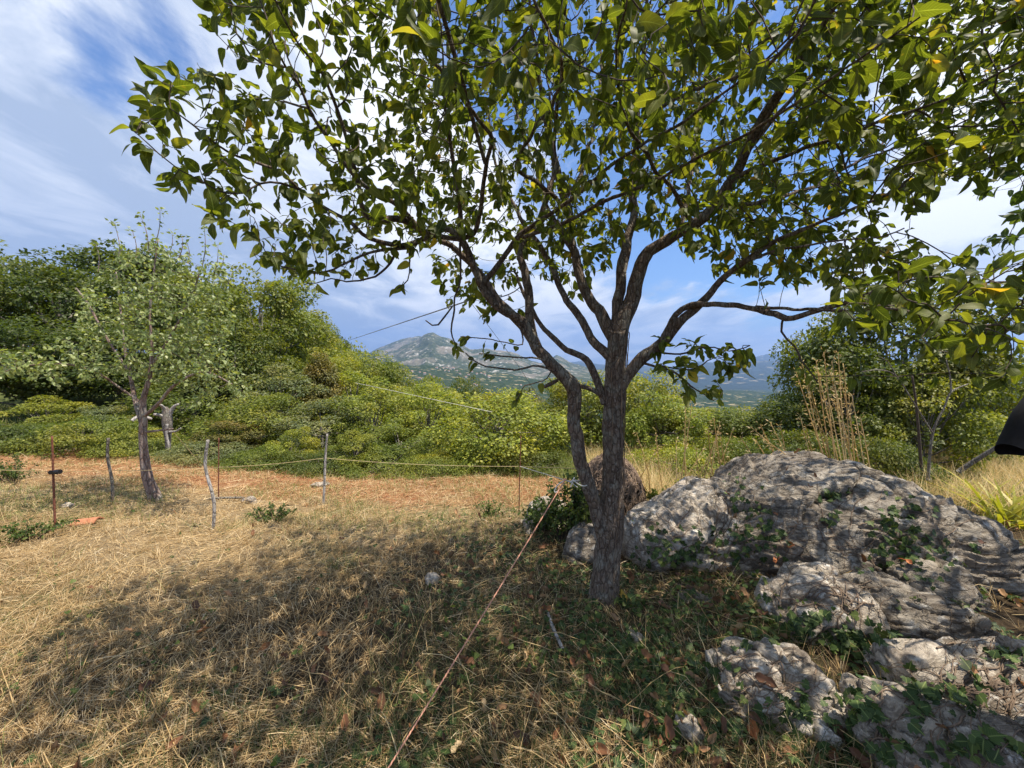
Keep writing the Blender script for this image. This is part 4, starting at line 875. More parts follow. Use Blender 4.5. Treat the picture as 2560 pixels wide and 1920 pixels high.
rock('rock', [S(1555, 1320, 3.1, 2.95, 3.3), S(1610, 1272, 3.2, 2.75, 3.5), S(1670, 1232, 3.3, 2.65, 3.7), S(1730, 1190, 3.4, 2.65, 3.7), S(1790, 1200, 3.4, 2.7, 3.7), S(1840, 1240, 3.2, 2.9, 3.5)], 'lower pale rock sloping down to the trunk at the left end of the boulder', M['rockw'], 170, 110, .06, 2)
rock('rock', [S(1930, 1530, 2.1, 2.0, 2.3), S(1965, 1470, 2.2, 1.95, 2.45), S(2030, 1440, 2.25, 1.93, 2.5), S(2100, 1436, 2.25, 1.93, 2.5), S(2150, 1470, 2.2, 1.95, 2.45), S(2175, 1520, 2.1, 2.0, 2.3)], 'rounded grey rock left of the striped flat-sided rock, in front of the boulder', M['rockw'], 130, 90, .035, 3, .6, 1.4)
rock('rock', [S(2135, 1500, 2.15, 1.95, 2.3), S(2160, 1455, 2.2, 1.9, 2.4), S(2240, 1455, 2.15, 1.86, 2.4), S(2320, 1472, 2.08, 1.80, 2.35), S(2400, 1510, 1.98, 1.74, 2.25), S(2460, 1560, 1.9, 1.7, 2.1), S(2500, 1610, 1.85, 1.7, 1.95)], 'grey rock with dark layered stripes in front of the boulder', M['rock'], 170, 120, .035, 4, 1.5, 1.5)
rock('rock', [S(2240, 1440, 2.4, 2.28, 2.5), S(2300, 1405, 2.42, 2.22, 2.6), S(2370, 1400, 2.4, 2.2, 2.6), S(2430, 1440, 2.35, 2.2, 2.55), S(2470, 1480, 2.3, 2.2, 2.45)], 'broken grey rock wedged between the boulder and the striped rock', M['rock'], 110, 80, .035, 5, 1, 1.6)
rock('rock', [S(1770, 1720, 1.72, 1.6, 1.8), S(1800, 1645, 1.76, 1.52, 1.92), S(1880, 1632, 1.76, 1.48, 1.95), S(1960, 1640, 1.74, 1.46, 1.92), S(2040, 1650, 1.72, 1.46, 1.9), S(2100, 1690, 1.66, 1.5, 1.8)], 'jagged whitish rock outcrop with hanging roots, nearest the middle of the picture', M['rockw'], 150, 100, .045, 6, .9, 1.7)
rock('rock', [S(2200, 1640, 1.68, 1.5, 1.8), S(2240, 1620, 1.7, 1.42, 1.86), S(2330, 1612, 1.68, 1.4, 1.86), S(2440, 1630, 1.66, 1.4, 1.84), S(2560, 1620, 1.66, 1.4, 1.84), S(2700, 1650, 1.62, 1.4, 1.8)], 'long white rock ledge below the striped rock at the right edge', M['rockw'], 190, 100, .04, 7, .8, 1.7)
rock('rock', [S(2120, 1760, 1.5, 1.3, 1.6), S(2180, 1700, 1.54, 1.2, 1.68), S(2300, 1710, 1.5, 1.12, 1.66), S(2420, 1740, 1.46, 1.1, 1.62), S(2560, 1760, 1.42, 1.1, 1.6), S(2720, 1790, 1.4, 1.1, 1.6)], 'white weathered rock in the bottom right corner under ivy', M['rockw'], 200, 110, .045, 8, .9, 1.8)
rock('rock', [S(1300, 1320, 4.0, 3.85, 4.1), S(1325, 1275, 4.05, 3.8, 4.3), S(1365, 1248, 4.1, 3.8, 4.4), S(1410, 1255, 4.1, 3.85, 4.4), S(1440, 1300, 4.0, 3.9, 4.2)], 'pale rock left of the trunk at the sunny edge of the field', M['rockw'], 90, 60, .05, 9, .8, 1.2)
rock('rock', [S(1405, 1360, 3.1, 3.0, 3.2), S(1430, 1325, 3.12, 2.95, 3.3), S(1480, 1300, 3.15, 2.95, 3.4), S(1540, 1300, 3.1, 2.98, 3.3)], 'flat mossy rock half hidden just left of the trunk', M['rock'], 90, 60, .04, 10, .9, 1.5)
rock('rock', [S(1690, 1520, 2.35, 2.3, 2.4), S(1720, 1488, 2.4, 2.28, 2.5), S(1770, 1478, 2.42, 2.3, 2.52), S(1810, 1505, 2.4, 2.33, 2.48)], 'small flat grey rock sunk among ivy right of the trunk', M['rock'], 70, 50, .02, 11, .9, 2.5)
def stone(px, py, Y, sx_, sy_, sz_, label, seed, mat=None, name='stone'):
    bm = bmesh.new(); bmesh.ops.create_icosphere(bm, subdivisions=4, radius=1)
    v = np.array([w_.co for w_ in bm.verts]); d = (fb3(v*1.3+seed*7+9, 4, seed)-.5); v = v*(1+d*.9)[:, None]; v = v*(1+(np.abs(fb3(v*4+40, 2, seed)-.5))*.3)[:, None]
    for w_, q in zip(bm.verts, v): w_.co = (q[0]*sx_, q[1]*sy_, q[2]*sz_)
    for f_ in bm.faces: f_.smooth = True
    me = bpy.data.meshes.new(name); bm.to_mesh(me); bm.free(); q = P(px, py, Y); z = float(ground(q[0], Y)); o = link(name, me, None, mat or M['rockw']); o.location = (q[0], Y, z+sz_*.35); o.rotation_euler.z = seed; tag(o, label, 'stone'); return o
def gY(px, py):
    for Y in np.arange(.9, 14, .01):
        q = P(px, py, Y)
        if q[2] < ground(q[0], Y): return float(Y)
    return 14.
for a in ((1722, 1835, .058, .05, .045, 'fist-sized pinkish white stone among ivy at the bottom of the picture', 3), (1082, 1452, .07, .05, .035, 'white stone lying in the dry grass left of the orange rope', 5), (1323, 1334, .035, .03, .025, 'small bluish white stone beside the orange rope', 6),
          (168, 1268, .05, .04, .035, 'small white stone near the rusty stake at the left', 7), (625, 1256, .10, .06, .05, 'pale stone at the end of the fallen branch', 9), (800, 1215, .12, .07, .04, 'pale stone at the foot of the tall pale fence post', 10), (1590, 1600, .05, .04, .02, 'half-buried grey stone in the ivy below the trunk', 12)):
    stone(a[0], a[1], gY(a[0], a[1]), *a[2:5], a[5], a[6])

# surface lookup over ground + rocks
allv = [gv]; allf = [gf]; o_ = len(gv)
for p, f in ROCKS: allv.append(p); allf.append(f+o_); o_ += len(p)
SURF = BVHTree.FromPolygons([tuple(x) for x in np.concatenate([a[::1] for a in allv]).tolist()], np.concatenate(allf).tolist())
def surf(x, y):
    h = SURF.ray_cast(Vector((x, y, 5)), Vector((0, 0, -1)))
    return (np.array(h[0]), np.array(h[1])*(1 if h[1].z > 0 else -1)) if h[0] is not None else (np.array([x, y, float(ground(x, y))]), np.array([0, 0, 1.]))
def surfray(px, py):
    d = Vector(P(px, py, 1.0)-np.array([0, 0, CAM_H])).normalized(); h = SURF.ray_cast(Vector((0, 0, CAM_H)), d)
    return (np.array(h[0]), np.array(h[1])*(-1 if h[1].dot(d) > 0 else 1)) if h[0] is not None else None

# ------------------------------------------------------------------ grasses
def strip(seg=3, w=1.0, bend=.3):
    v = []; 
    for t_ in np.linspace(0, 1, seg+1): ww = w*(1-.85*t_)/2; v += [(-ww, t_, -bend*t_*t_), (ww, t_, -bend*t_*t_)]
    f = [(2*k, 2*k+1, 2*k+3, 2*k+2) for k in range(seg)]; return np.array(v), np.array(f)
def blades(name, pts, length, width, pitch, mat, label, catg, seg=3, bend=(.1, .6), az=None, onrock=False):
    n = len(pts); x, y = pts[:, 0], pts[:, 1]; z = ground(x, y)
    a = rng.uniform(0, 2*math.pi, n) if az is None else az; pt_ = pitch
    d = np.stack([np.cos(a)*np.cos(pt_), np.sin(a)*np.cos(pt_), np.sin(pt_)], -1)
    nh_ = unit(np.array([[0, 0, 1.]])+rng.normal(size=(n, 3))*.45+np.stack([np.cos(a), np.sin(a), 0*a], -1)*-.3*np.sin(pt_)[:, None]); B = basis(d, nh_); parts = []; k = rng.integers(0, 3, n)
    for q, b in enumerate((bend[0], (bend[0]+bend[1])/2, bend[1])):
        tv, tf = strip(seg, 1, b); m_ = k == q
        sc_ = np.stack([width[m_], length[m_], length[m_]], -1); parts.append(scatter(tv, tf, np.stack([x, y, z+pts[:, 2]], -1)[m_], B[m_], sc_, None))
    v, f, _ = cat(parts); o = link(name, npmesh(name, v, f), None, mat); tag(o, label, catg, None, 'stuff'); return o
def sample(n, ymin, ymax, p=2.0, xr=1.5):      # density per area ~ 1/Y^p, inside the view fan with a margin
    u = rng.uniform(0, 1, n); e = 2-p
    Y = (ymin**e+u*(ymax**e-ymin**e))**(1/e) if abs(e) > 1e-6 else ymin*(ymax/ymin)**u
    x = rng.uniform(-xr, xr, n)*Y; return x, Y
def rightness(x, y): return sig((x-1.1*(y-3.2)*.6+.35)*3.0)         # 1 in the shady ivy side, 0 in the mown field
def inrock(x, y): return (x > .55) & (x < 5) & (y > 1.0) & (y < 4.2)
# straw
x, y = sample(120000, .95, 10.5, 1.75); rgt = rightness(x, y); pat = fb2(x*1.7, y*1.7, 3, 60); keep = (rng.uniform(0, 1, len(x)) > rgt*.60) & (pat+rng.uniform(-.12, .12, len(x)) > .30) & ~((x > 1.1+.2*y) & (y < 4.2) & (y > 1.0) & (x > .9))
x, y = x[keep], y[keep]; n = len(x); fl = fb2(x*.8, y*.8, 2, 77)*2*math.pi*1.6+rng.normal(0, .7, n)+R(20)
blades('straw', np.stack([x, y, rng.uniform(.0, .028, n)], -1), rng.uniform(.05, .20, n), rng.uniform(.0018, .0036, n)*(1+.35*np.maximum(0, y-2)), rng.normal(.12, .16, n), M['straw'], 'cut dry straw lying over the mown field', 'straw', az=fl)
x, y = sample(52000, 1.0, 7, 1.8); pat = fb2(x*2.3+5, y*2.3, 3, 61); keep = (rng.uniform(0, 1, len(x)) > rightness(x, y)*.6) & (pat > .45)
x, y = x[keep], y[keep]; n = len(x)
blades('dry_grass', np.stack([x, y, 0*x-.005], -1), rng.uniform(.04, .12, n)*(.6+1.2*fb2(x*1.1, y*1.1, 2, 8)), rng.uniform(.0018, .003, n)*(1+.3*np.maximum(0, y-2)), rng.normal(1.05, .35, n), M['straw'], 'upright dry stubble grass', 'grass', bend=(.15, .8))
x, y = sample(60000, 3.4, 9.4, 1.2); yb = y+x*.12+(fb2(x*1.3, y*1.3, 3, 3)-.5)*1.2; keep = (yb > 4.5) & (yb < 6.8) & (fb2(x*2.2, y*4.2, 3, 19) > .42) & (x < 2.5)
x, y = x[keep], y[keep]; n = len(x)
blades('raked_hay', np.stack([x, y, rng.uniform(0, .03, n)], -1), rng.uniform(.08, .22, n), rng.uniform(.004, .009, n), rng.normal(.1, .15, n), M['hay'], 'reddish raked hay across the far half of the field', 'hay')
# rooted tufts of dead grass
cx_, cy_ = sample(2600, 1.0, 6.5, 1.5); k1 = (rng.uniform(0, 1, len(cx_)) > rightness(cx_, cy_)*.7); cx_, cy_ = cx_[k1], cy_[k1]; nb = 26; a = rng.uniform(0, 6.28, (len(cx_), nb)); sz_t = np.repeat(rng.uniform(.5, 1.3, len(cx_)), nb)
x = (cx_[:, None]+np.cos(a)*.012).ravel(); y = (cy_[:, None]+np.sin(a)*.012).ravel(); n = len(x)
blades('grass_tufts', np.stack([x, y, 0*x-.006], -1), rng.uniform(.05, .13, n)*sz_t, rng.uniform(.0018, .0034, n)*(1+.25*np.maximum(0, y-2)), np.clip(rng.normal(.85, .4, n), .1, 1.5), M['straw'], 'rooted tufts of dead grass', 'grass', bend=(.2, 1.0), az=a.ravel())
# green grass, patchy in the field, denser right
x, y = sample(90000, 1.0, 10, 1.6); pat = fb2(x*.9+3, y*.9, 3, 90)+.16*np.exp(-((y-4.0)/.6)**2); rgt = rightness(x, y); keep = (pat+rng.uniform(-.05, .05, len(x)) > np.where(x < -1, .58, .55)) & (rng.uniform(0, 1, len(x)) > rgt) & ((y > 3.0) | (rng.uniform(0, 1, len(x)) < .12))
x, y = x[keep], y[keep]; n = len(x)
blades('green_grass', np.stack([x, y, 0*x-.005], -1), rng.uniform(.04, .15, n), rng.uniform(.0022, .0042, n)*(1+.25*np.maximum(0, y-2)), rng.normal(1.05, .3, n), M['green'], 'patches of green and yellowing grass in the field', 'grass', bend=(.2, .9))
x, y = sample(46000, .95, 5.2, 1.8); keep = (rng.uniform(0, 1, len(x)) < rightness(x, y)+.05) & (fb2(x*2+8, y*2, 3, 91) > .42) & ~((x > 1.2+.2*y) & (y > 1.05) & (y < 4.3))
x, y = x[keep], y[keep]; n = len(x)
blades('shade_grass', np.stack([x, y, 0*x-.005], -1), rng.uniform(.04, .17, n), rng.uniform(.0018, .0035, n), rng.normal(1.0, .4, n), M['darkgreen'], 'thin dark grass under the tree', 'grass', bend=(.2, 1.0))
# meadow beyond the boulder on the right
x = rng.uniform(1.2, 12, 52000); y = rng.uniform(4.1, 9.5, 52000); keep = (x > .12*y+.6) & (np.abs(x/y) < 1.5); x, y = x[keep], y[keep]; n = len(x)
blades('meadow_grass', np.stack([x, y, 0*x], -1), rng.uniform(.15, .5, n)*(.5+fb2(x*1.2, y*1.2, 2, 4)), rng.uniform(.004, .008, n), rng.normal(1.2, .25, n), M['oat'], 'tall dry meadow grass in sun beyond the boulder', 'grass', bend=(.1, .7))
x = rng.uniform(.8, 12, 30000); y = rng.uniform(4.0, 9.5, 30000); keep = (np.abs(x/y) < 1.5); x, y = x[keep], y[keep]; n = len(x)
blades('meadow_green', np.stack([x, y, 0*x], -1), rng.uniform(.12, .38, n), rng.uniform(.005, .010, n), rng.normal(1.15, .3, n), M['green'], 'green grass among the tall dry meadow grass beyond the boulder', 'grass', bend=(.2, .8))
# far verge at the foot of the hedges
x, y = sample(60000, 6.6, 12, 1.2); keep = (y+.12*x > 6.5+(fb2(x*1.5, y*1.5, 2, 6)-.5)*.7) & (x < 2.5); x, y = x[keep], y[keep]; n = len(x)
blades('verge_grass', np.stack([x, y, 0*x], -1), rng.uniform(.08, .26, n), rng.uniform(.008, .016, n), rng.normal(1.1, .35, n), M['green'], 'rough green verge along the foot of the hedges', 'grass', bend=(.2, .8))

# ------------------------------------------------------------------ ivy and weeds
def ivy_tpl():
    pts = [(0, 0), (.22, -.10), (.46, .02), (.62, .30), (.36, .34), (.40, .60), (.16, .62), (0, 1.02)]
    out_ = pts+[(-x_, y_) for x_, y_ in pts[-2:0:-1]]; v = [(0, .3, 0)]+[(x_, y_, .10*abs(x_)-.10*y_*y_) for x_, y_ in out_]
    n_ = len(out_); f = [(0, 1+k, 1+(k+1) % n_) for k in range(n_)]; uv = [(.5+x_*.8, max(0, y_)) for x_, y_, z_ in v]; return np.array(v), np.array(f), np.array(uv)
IVY = ivy_tpl()
def vine_tpl():     # broad three-lobed weed leaf
    pts = [(0, 0), (.4, .05), (.5, .4), (.3, .45), (.32, .75), (0, 1)]
    o2 = pts+[(-x_, y_) for x_, y_ in pts[-2:0:-1]]; v = [(0, .35, 0.03)]+[(x_, y_, -.15*y_*y_+.05*abs(x_)) for x_, y_ in o2]; n_ = len(o2); f = [(0, 1+k, 1+(k+1) % n_) for k in range(n_)]
    return np.array(v), np.array(f), np.array([(.5+x_, y_) for x_, y_, _ in v])
WEED = vine_tpl()
def leafcover(name, spots, size, mat, tpl, label, catg, tilt=.6, lift=(.005, .04), rockp=.20):
    pos, nr_ = [], []
    for x_, y_ in spots:
        p, n_ = surf(x_, y_)
        if p[2]-float(ground(x_, y_)) > .05 and (rng.uniform() > rockp or fb2(np.array([x_*3.0]), np.array([y_*3.0]), 2, 33)[0] < .55): continue
        pos.append(p+n_*rng.uniform(*lift)); nr_.append(n_)
    pos = np.array(pos); nr_ = unit(np.array(nr_)+rng.normal(size=(len(pos), 3))*tilt*.6+np.array([0, -.25, .2])); d = rng.normal(size=(len(pos), 3)); d -= nr_*(d*nr_).sum(1)[:, None]; d = unit(d)+np.array([0, 0, -.15])
    v, f, u = scatter(tpl[0], tpl[1], pos, basis(d, nr_), size[:len(pos)], tpl[2]); o = link(name, npmesh(name, v, f, u, smooth=False), None, mat); tag(o, label, catg, None, 'stuff'); return o
x, y = sample(30000, 1.0, 4.6, 1.7); d_ = fb2(x*2.6, y*2.6, 3, 120); k1 = (rng.uniform(0, 1, len(x)) < sig((x-.45+.1*y)*2.0)) & (d_ > .50)
rockm = (x > 1.2+.25*y) & (y > 2.45) & (y < 4.3); k1 &= ~rockm | (d_ > .74)
white = (x > .95+.1*y) & (y < 2.4); k1 &= ~white | (d_ > .55)
xi, yi = x[k1], y[k1]
leafcover('ground_ivy', list(zip(xi[:9500], yi[:9500])), rng.uniform(.016, .042, min(9500, len(xi))), M['ivy'], IVY, 'dark green ivy creeping over the shaded ground and rocks', 'ivy')
x, y = sample(60000, 1.0, 4.4, 1.7); k1 = (rng.uniform(0, 1, len(x)) < .02+.55*sig((x-.35)*2.4)) & (fb2(x*3.2+9, y*3.2, 3, 140) > .53) & ~((x > 1.2+.2*y) & (y > 2.2))
xi, yi = x[k1], y[k1]
leafcover('ground_weeds', list(zip(xi, yi)), rng.uniform(.012, .036, len(xi)), M['weed'], WEED, 'small leafy weeds between the dry grass under the tree', 'weeds', .8, (.005, .06))
# larger ivy sprays placed where they hang on the rocks
spr = []
for cx_, cy_, rx, ry, n_ in ((2260, 1330, 70, 70, 60), (2300, 1390, 90, 40, 46), (2230, 1290, 40, 30, 20), (1870, 1350, 90, 50, 70), (1690, 1380, 90, 50, 90), (1860, 1270, 50, 40, 22), (2080, 1240, 60, 15, 18), (2080, 1300, 20, 20, 10), (2000, 1575, 150, 30, 110), (2150, 1600, 70, 25, 45), (1880, 1520, 70, 40, 45), (2030, 1800, 120, 80, 60), (2180, 1885, 150, 30, 40), (1800, 1820, 130, 70, 70), (2450, 1870, 110, 40, 26), (2330, 1760, 60, 40, 26), (2180, 1760, 40, 40, 20), (1700, 1650, 120, 90, 90), (1600, 1500, 60, 50, 30), (2380, 1720, 150, 50, 30), (2510, 1650, 60, 30, 16)):
    for _ in range(n_):
        h = surfray(cx_+rng.normal()*rx*.6, cy_+rng.normal()*ry*.6)
        if h is not None: spr.append(h)
pos = np.array([a+b*rng.uniform(.01, .04) for a, b in spr]); nr_ = unit(np.array([b for a, b in spr])+rng.normal(size=(len(spr), 3))*.4+np.array([0, -.3, .25])); d = rng.normal(size=(len(spr), 3))*.7+np.array([0, 0, -.5]); d -= nr_*(d*nr_).sum(1)[:, None]
v, f, u = scatter(IVY[0], IVY[1], pos, basis(unit(d), nr_), rng.uniform(.026, .052, len(spr)), IVY[2])
tag(link('ivy', npmesh('ivy', v, f, u, smooth=False), None, M['ivy']), 'larger glossy ivy leaves hanging over the boulder and the white rocks', 'ivy', None, 'stuff')
# bare stems over rocks and litter
def crawl(px, py, ang_, n_, stp, r0):
    pts = []; 
    for k in range(n_):
        h = surfray(px, py)
        if h is None: break
        if pts and np.linalg.norm(h[0]-pts[-1]) > .15: break
        pts.append(h[0]+h[1]*.006); ang_ += rng.normal(0, .28); px += math.cos(ang_)*stp; py += math.sin(ang_)*stp
    return pts
tb = Tubes()
for _ in range(230):
    c = [(2300, 1800, 260, 100), (1900, 1720, 120, 70), (2100, 1330, 230, 90), (2050, 1500, 120, 50), (1750, 1400, 120, 90), (2450, 1700, 120, 60)][rng.integers(6)]
    pts = crawl(c[0]+rng.normal()*c[2]*.6, c[1]+rng.normal()*c[3]*.6, rng.uniform(0, 6.28), rng.integers(10, 34), 8, 0)
    if len(pts) > 4: tb.add(pts, np.linspace(rng.uniform(.0018, .0045), .001, len(pts)), 5, cap=False)
tag(link('creeping_stems', tb.mesh('creeping_stems'), None, M['vine']), 'bare brown creeper stems and roots crossing the rocks', 'vines', None, 'stuff')
# scattered long dry stems on the ground
tb = Tubes()
for _ in range(240):
    x0, y0 = sample(1, 1.0, 3.6, 1.8); x0 = float(x0[0]); y0 = float(y0[0]); a = rng.uniform(0, 6.28); L = rng.uniform(.15, .5); pts = []
    for k in range(6):
        t_ = k/5*L; xx = x0+math.cos(a)*t_; yy = y0+math.sin(a)*t_; pts.append((xx, yy, float(ground(xx, yy))+.02+.06*math.sin(k/5*2.5)*rng.uniform(.6, 1.2)))
    tb.add(pts, np.linspace(.0022, .001, 6), 4, cap=False)
tag(link('dry_stems', tb.mesh('dry_stems'), None, M['oat']), 'long dry stems strewn over the ground under the tree', 'stems', None, 'stuff')

# ------------------------------------------------------------------ fallen leaves
dl = leaf_tpl(1, .55, -.5, 1.1, .12, .9, 5, 7, seed=4); dl2 = leaf_tpl(1, .5, .5, .8, .14, -1.1, 5, 7, seed=2)
x, y = sample(1900, 1.0, 4.2, 1.7); k1 = (rng.uniform(0, 1, len(x)) < .07+.93*sig((x-.1)*1.8)) & (fb2(x*2.2, y*2.2, 2, 88) > .42); k1 &= np.array([surf(a_, b_)[0][2]-float(ground(a_, b_)) < .04 or rng.uniform() < .12 for a_, b_ in zip(x, y)]); x, y = x[k1], y[k1]
big = np.argsort(y)[:70]; rest = np.argsort(y)[70:]
tpl_me = []
for q, (tv, tf, tu) in enumerate((dl, dl2)):
    me = npmesh('fallen_leaf', tv*.075, tf, tu); me.materials.append(M['deadleaf']); tpl_me.append(me)
for q in rest: pass
def litter(idx, name, label):
    pos = []; nn = []
    for q in idx: p, n_ = surf(x[q], y[q]); pos.append(p+n_*.025+np.array([0, 0, .008])); nn.append(n_)
    pos = np.array(pos); n_ = len(pos); nr_ = unit(np.array(nn)+rng.normal(size=(n_, 3))*.5); d = rng.normal(size=(n_, 3)); d -= nr_*(d*nr_).sum(1)[:, None]
    v, f, u = scatter(dl[0], dl[1], pos, basis(unit(d), nr_), rng.uniform(.035, .075, n_), dl[2]); tag(link(name, npmesh(name, v, f, u), None, M['deadleaf']), label, 'leaf litter', None, 'stuff')
litter(rest, 'leaf_litter', 'small brown leaf litter scattered under the tree')
def fallen(px, py, s, rot, label, group=None, mat=None, tpl=0):
    h = surfray(px, py)
    if h is None: return
    o = link('fallen_leaf', tpl_me[tpl].copy() if mat else tpl_me[tpl])
    if mat: o.data.materials.clear(); o.data.materials.append(mat)
    o.location = tuple(h[0]+h[1]*.02+np.array([0, 0, .01])); q = Vector(h[1]).to_track_quat('Z', 'Y'); e = (q.to_matrix() @ Matrix.Rotation(rot, 3, 'Z') @ Matrix.Rotation(rng.normal()*.3, 3, 'X')).to_euler(); o.rotation_euler = e; o.scale = (s, s, s)
    tag(o, label, 'leaf', group)
M['yleaf'] = flatmat('yellow_dead_leaf', (.62, .40, .08), .6, 60, .3); M['orleaf'] = flatmat('orange_dead_leaf', (.42, .15, .05), .6, 60, .3)
fallen(1567, 1517, 1.0, 2.2, 'yellow fallen leaf just right of the foot of the trunk', None, M['yleaf'])
fallen(1985, 1365, 1.25, 1.6, 'wide orange brown leaf lying against the face of the boulder', None, M['orleaf'], 1)
fallen(1940, 1420, 1.0, .6, 'orange leaf at the foot of the boulder above the rounded grey rock', None, M['orleaf'])
fallen(2280, 1420, 1.0, 1.0, 'orange brown leaf under the ivy on the right part of the boulder', None, M['orleaf'], 1)
fallen(1890, 1870, 1.05, .7, 'reddish curled leaf near the bottom edge right of the pale stone', None, M['orleaf'])
fallen(1035, 1850, 1.05, .3, 'reddish leaf touching the orange rope near the bottom edge', None, M['orleaf'], 1)
fallen(600, 1880, 1.0, 1.5, 'tan curled leaf at the bottom edge left of the rope', None, None, 1)
for q in big: 
    d_ = P(0, 0, 1)
    h = surf(x[q], y[q]); o = link('fallen_leaf', tpl_me[rng.integers(2)]); o.location = tuple(h[0]+np.array([0, 0, .028])); e = Vector(h[1]).to_track_quat('Z', 'Y').to_matrix() @ Matrix.Rotation(rng.uniform(0, 6.28), 3, 'Z') @ Matrix.Rotation(rng.normal()*.4, 3, 'X'); o.rotation_euler = e.to_euler(); s = rng.uniform(.45, .95); o.scale = (s, s*rng.uniform(.8, 1.2), s)
    tag(o, 'curled brown leaf fallen among the grass and ivy in the foreground', 'leaf', 'brown leaves fallen in the foreground')

# ------------------------------------------------------------------ ropes, strings, fence
def line_thing(name, pts, r, mat, label, catg, sides=6, step=None, sag=0):
    tb = Tubes(); pts = np.array(pts, float)
    if sag: t_ = np.linspace(0, 1, 14)[:, None]; pts = pts[0]*(1-t_)+pts[-1]*t_; pts[:, 2] -= sag*4*(t_*(1-t_))[:, 0]
    elif len(pts) == 2: t_ = np.linspace(0, 1, 10)[:, None]; pts = pts[0]*(1-t_)+pts[-1]*t_
    tb.add(pts, r, sides); o = link(name, tb.mesh(name), None, mat); tag(o, label, catg); return o
knot = P(1412, 1200, 2.3)
line_thing('guy_rope', [knot, P(970, 1920, 1.34), P(970, 1920, 1.34)+(P(970, 1920, 1.34)-knot)*.10], .0034, M['rope_o'], 'thin orange guy rope running taut from the trunk down to the lower left', 'rope', sag=.008)
c = P(1452, 1204, 2.40); ring = [c+np.array([math.cos(a)*.052, math.sin(a)*.052, .012*math.sin(a*2+1)]) for a in np.linspace(0, 2*math.pi, 30)]
rp = empty('white_rope', c); rinv = -np.array(rp.location)
for nm, pts, r_ in (('wrap', ring, .0032), ('loop', resample([knot, P(1395, 1212, 2.29), P(1386, 1228, 2.28), P(1392, 1230, 2.28), P(1402, 1218, 2.28), knot+np.array([0, 0, .004])], .006), .0035),
                    ('tail', resample([knot, P(1428, 1204, 2.31), P(1436, 1194, 2.32), P(1426, 1218, 2.31)], .006), .003), ('tie', resample([P(1440, 1200, 2.34), P(1425, 1203, 2.32), knot], .006), .003), ('lower_tie', resample([P(1443, 1218, 2.345), P(1430, 1208, 2.32), knot], .006), .0025)):
    tb = Tubes(); tb.add(pts, r_, 8); o = link(nm, tb.mesh(nm), rp, M['rope_w']); o.location = tuple(rinv)
tb = Tubes(); a_ = knot; tb.add([a_+np.array([-.012, 0, -.004]), a_+np.array([0, 0, .003]), a_+np.array([.012, 0, .004])], [.005, .008, .005], 8); o = link('knot', tb.mesh('knot'), rp, M['rope_o']); o.location = tuple(rinv)
tag(rp, 'white rope with a hanging loop tied round the left stem of the forked tree', 'rope')
def post(name, x1, y1, x2, y2, Y, wpx, mat, label, catg, kink=.0, sides=8):
    q = P(x2, y2, Y); gz = float(ground(q[0], Y)); r = empty(name, (q[0], Y, gz)); a = P(x1, y1, Y); rad = wpx*.34/F*Y
    pts = resample([(q[0], Y, gz-.1), ((q[0]*.7+a[0]*.3)+kink, Y, gz*.7+a[2]*.3), ((q[0]*.3+a[0]*.7)-kink, Y, gz*.3+a[2]*.7), tuple(a)], .05)
    tb = Tubes(); tb.add(pts, rad*np.linspace(1.05, .85, len(pts)), sides, noise=.12 if kink else .03, nf=15); o = link('shaft', tb.mesh('shaft'), r, mat); o.location = tuple(-np.array(r.location)); tag(r, label, catg); return r, a
def bY(px, py): return gY(px, py)
s1, _ = post('iron_stake', 130, 1090, 138, 1330, bY(138, 1330), 7, M['rust'], 'rusty iron stake with a black insulator, leftmost of the fence', 'stake')
Yk = bY(138, 1330); q = P(134, 1181, Yk-.01); bm = bmesh.new(); bmesh.ops.create_cube(bm, size=1); [setattr(v_, 'co', Vector((v_.co.x*.09, v_.co.y*.03, v_.co.z*.035))) for v_ in bm.verts]; bmesh.ops.bevel(bm, geom=bm.edges[:], offset=.008, segments=2, affect='EDGES')
bmesh.ops.create_cone(bm, segments=10, radius1=.018, radius2=.022, depth=.05, matrix=Matrix.Translation((.05, -.01, .01)) @ Matrix.Rotation(1.57, 4, 'Y'), cap_ends=True); me = bpy.data.meshes.new('insulator'); bm.to_mesh(me); bm.free(); o = link('insulator', me, s1, M['black']); o.location = tuple(q-np.array(s1.location))
post('fence_post', 271, 1095, 279, 1256, bY(279, 1256), 10, M['bark2'], 'dark wooden fence post standing left of the pear tree', 'post', .02)
post('fence_post', 520, 1100, 529, 1325, bY(529, 1325), 11, M['deadwood'], 'pale crooked wooden fence post right of the pear tree', 'post', .035)
post('iron_stake', 547, 1095, 546, 1252, bY(546, 1252), 4, M['rust'], 'thin rusty stake just behind the pale crooked post', 'stake')
post('fence_post', 818, 1085, 807, 1262, bY(807, 1262), 9, M['deadwood'], 'tall straight pale fence post in the middle of the field edge', 'post', .004)
post('iron_stake', 1302, 1090, 1297, 1283, bY(1297, 1283), 4, M['rust'], 'thin iron stake left of the forked trunk', 'stake')
post('iron_stake', 1246, 1150, 1244, 1205, 7.0, 4, M['rust'], 'short thin stake farther back in front of the bright round bush', 'stake')
post('fence_post', 418, 1060, 420, 1145, 7.4, 9, M['deadwood'], 'short grey post below the dead stump', 'post', .02)
Yc, Yd, Yf_ = bY(279, 1256), bY(529, 1325), bY(807, 1262); Ys = bY(1297, 1283)
line_thing('fence_string', [P(-200, 1168, 4.2), P(134, 1180, Yk), P(272, 1177, Yc), P(360, 1176, 4.52), P(526, 1171, Yd), P(547, 1168, 4.7)], .0032, M['string'], 'pale string running past the rusty stake and the pear tree trunk', 'string')
line_thing('fence_string', [P(547, 1168, 4.7), P(811, 1145, Yf_)], .0032, M['string'], 'string from the thin rusty stake to the tall pale post', 'string', sag=.02)
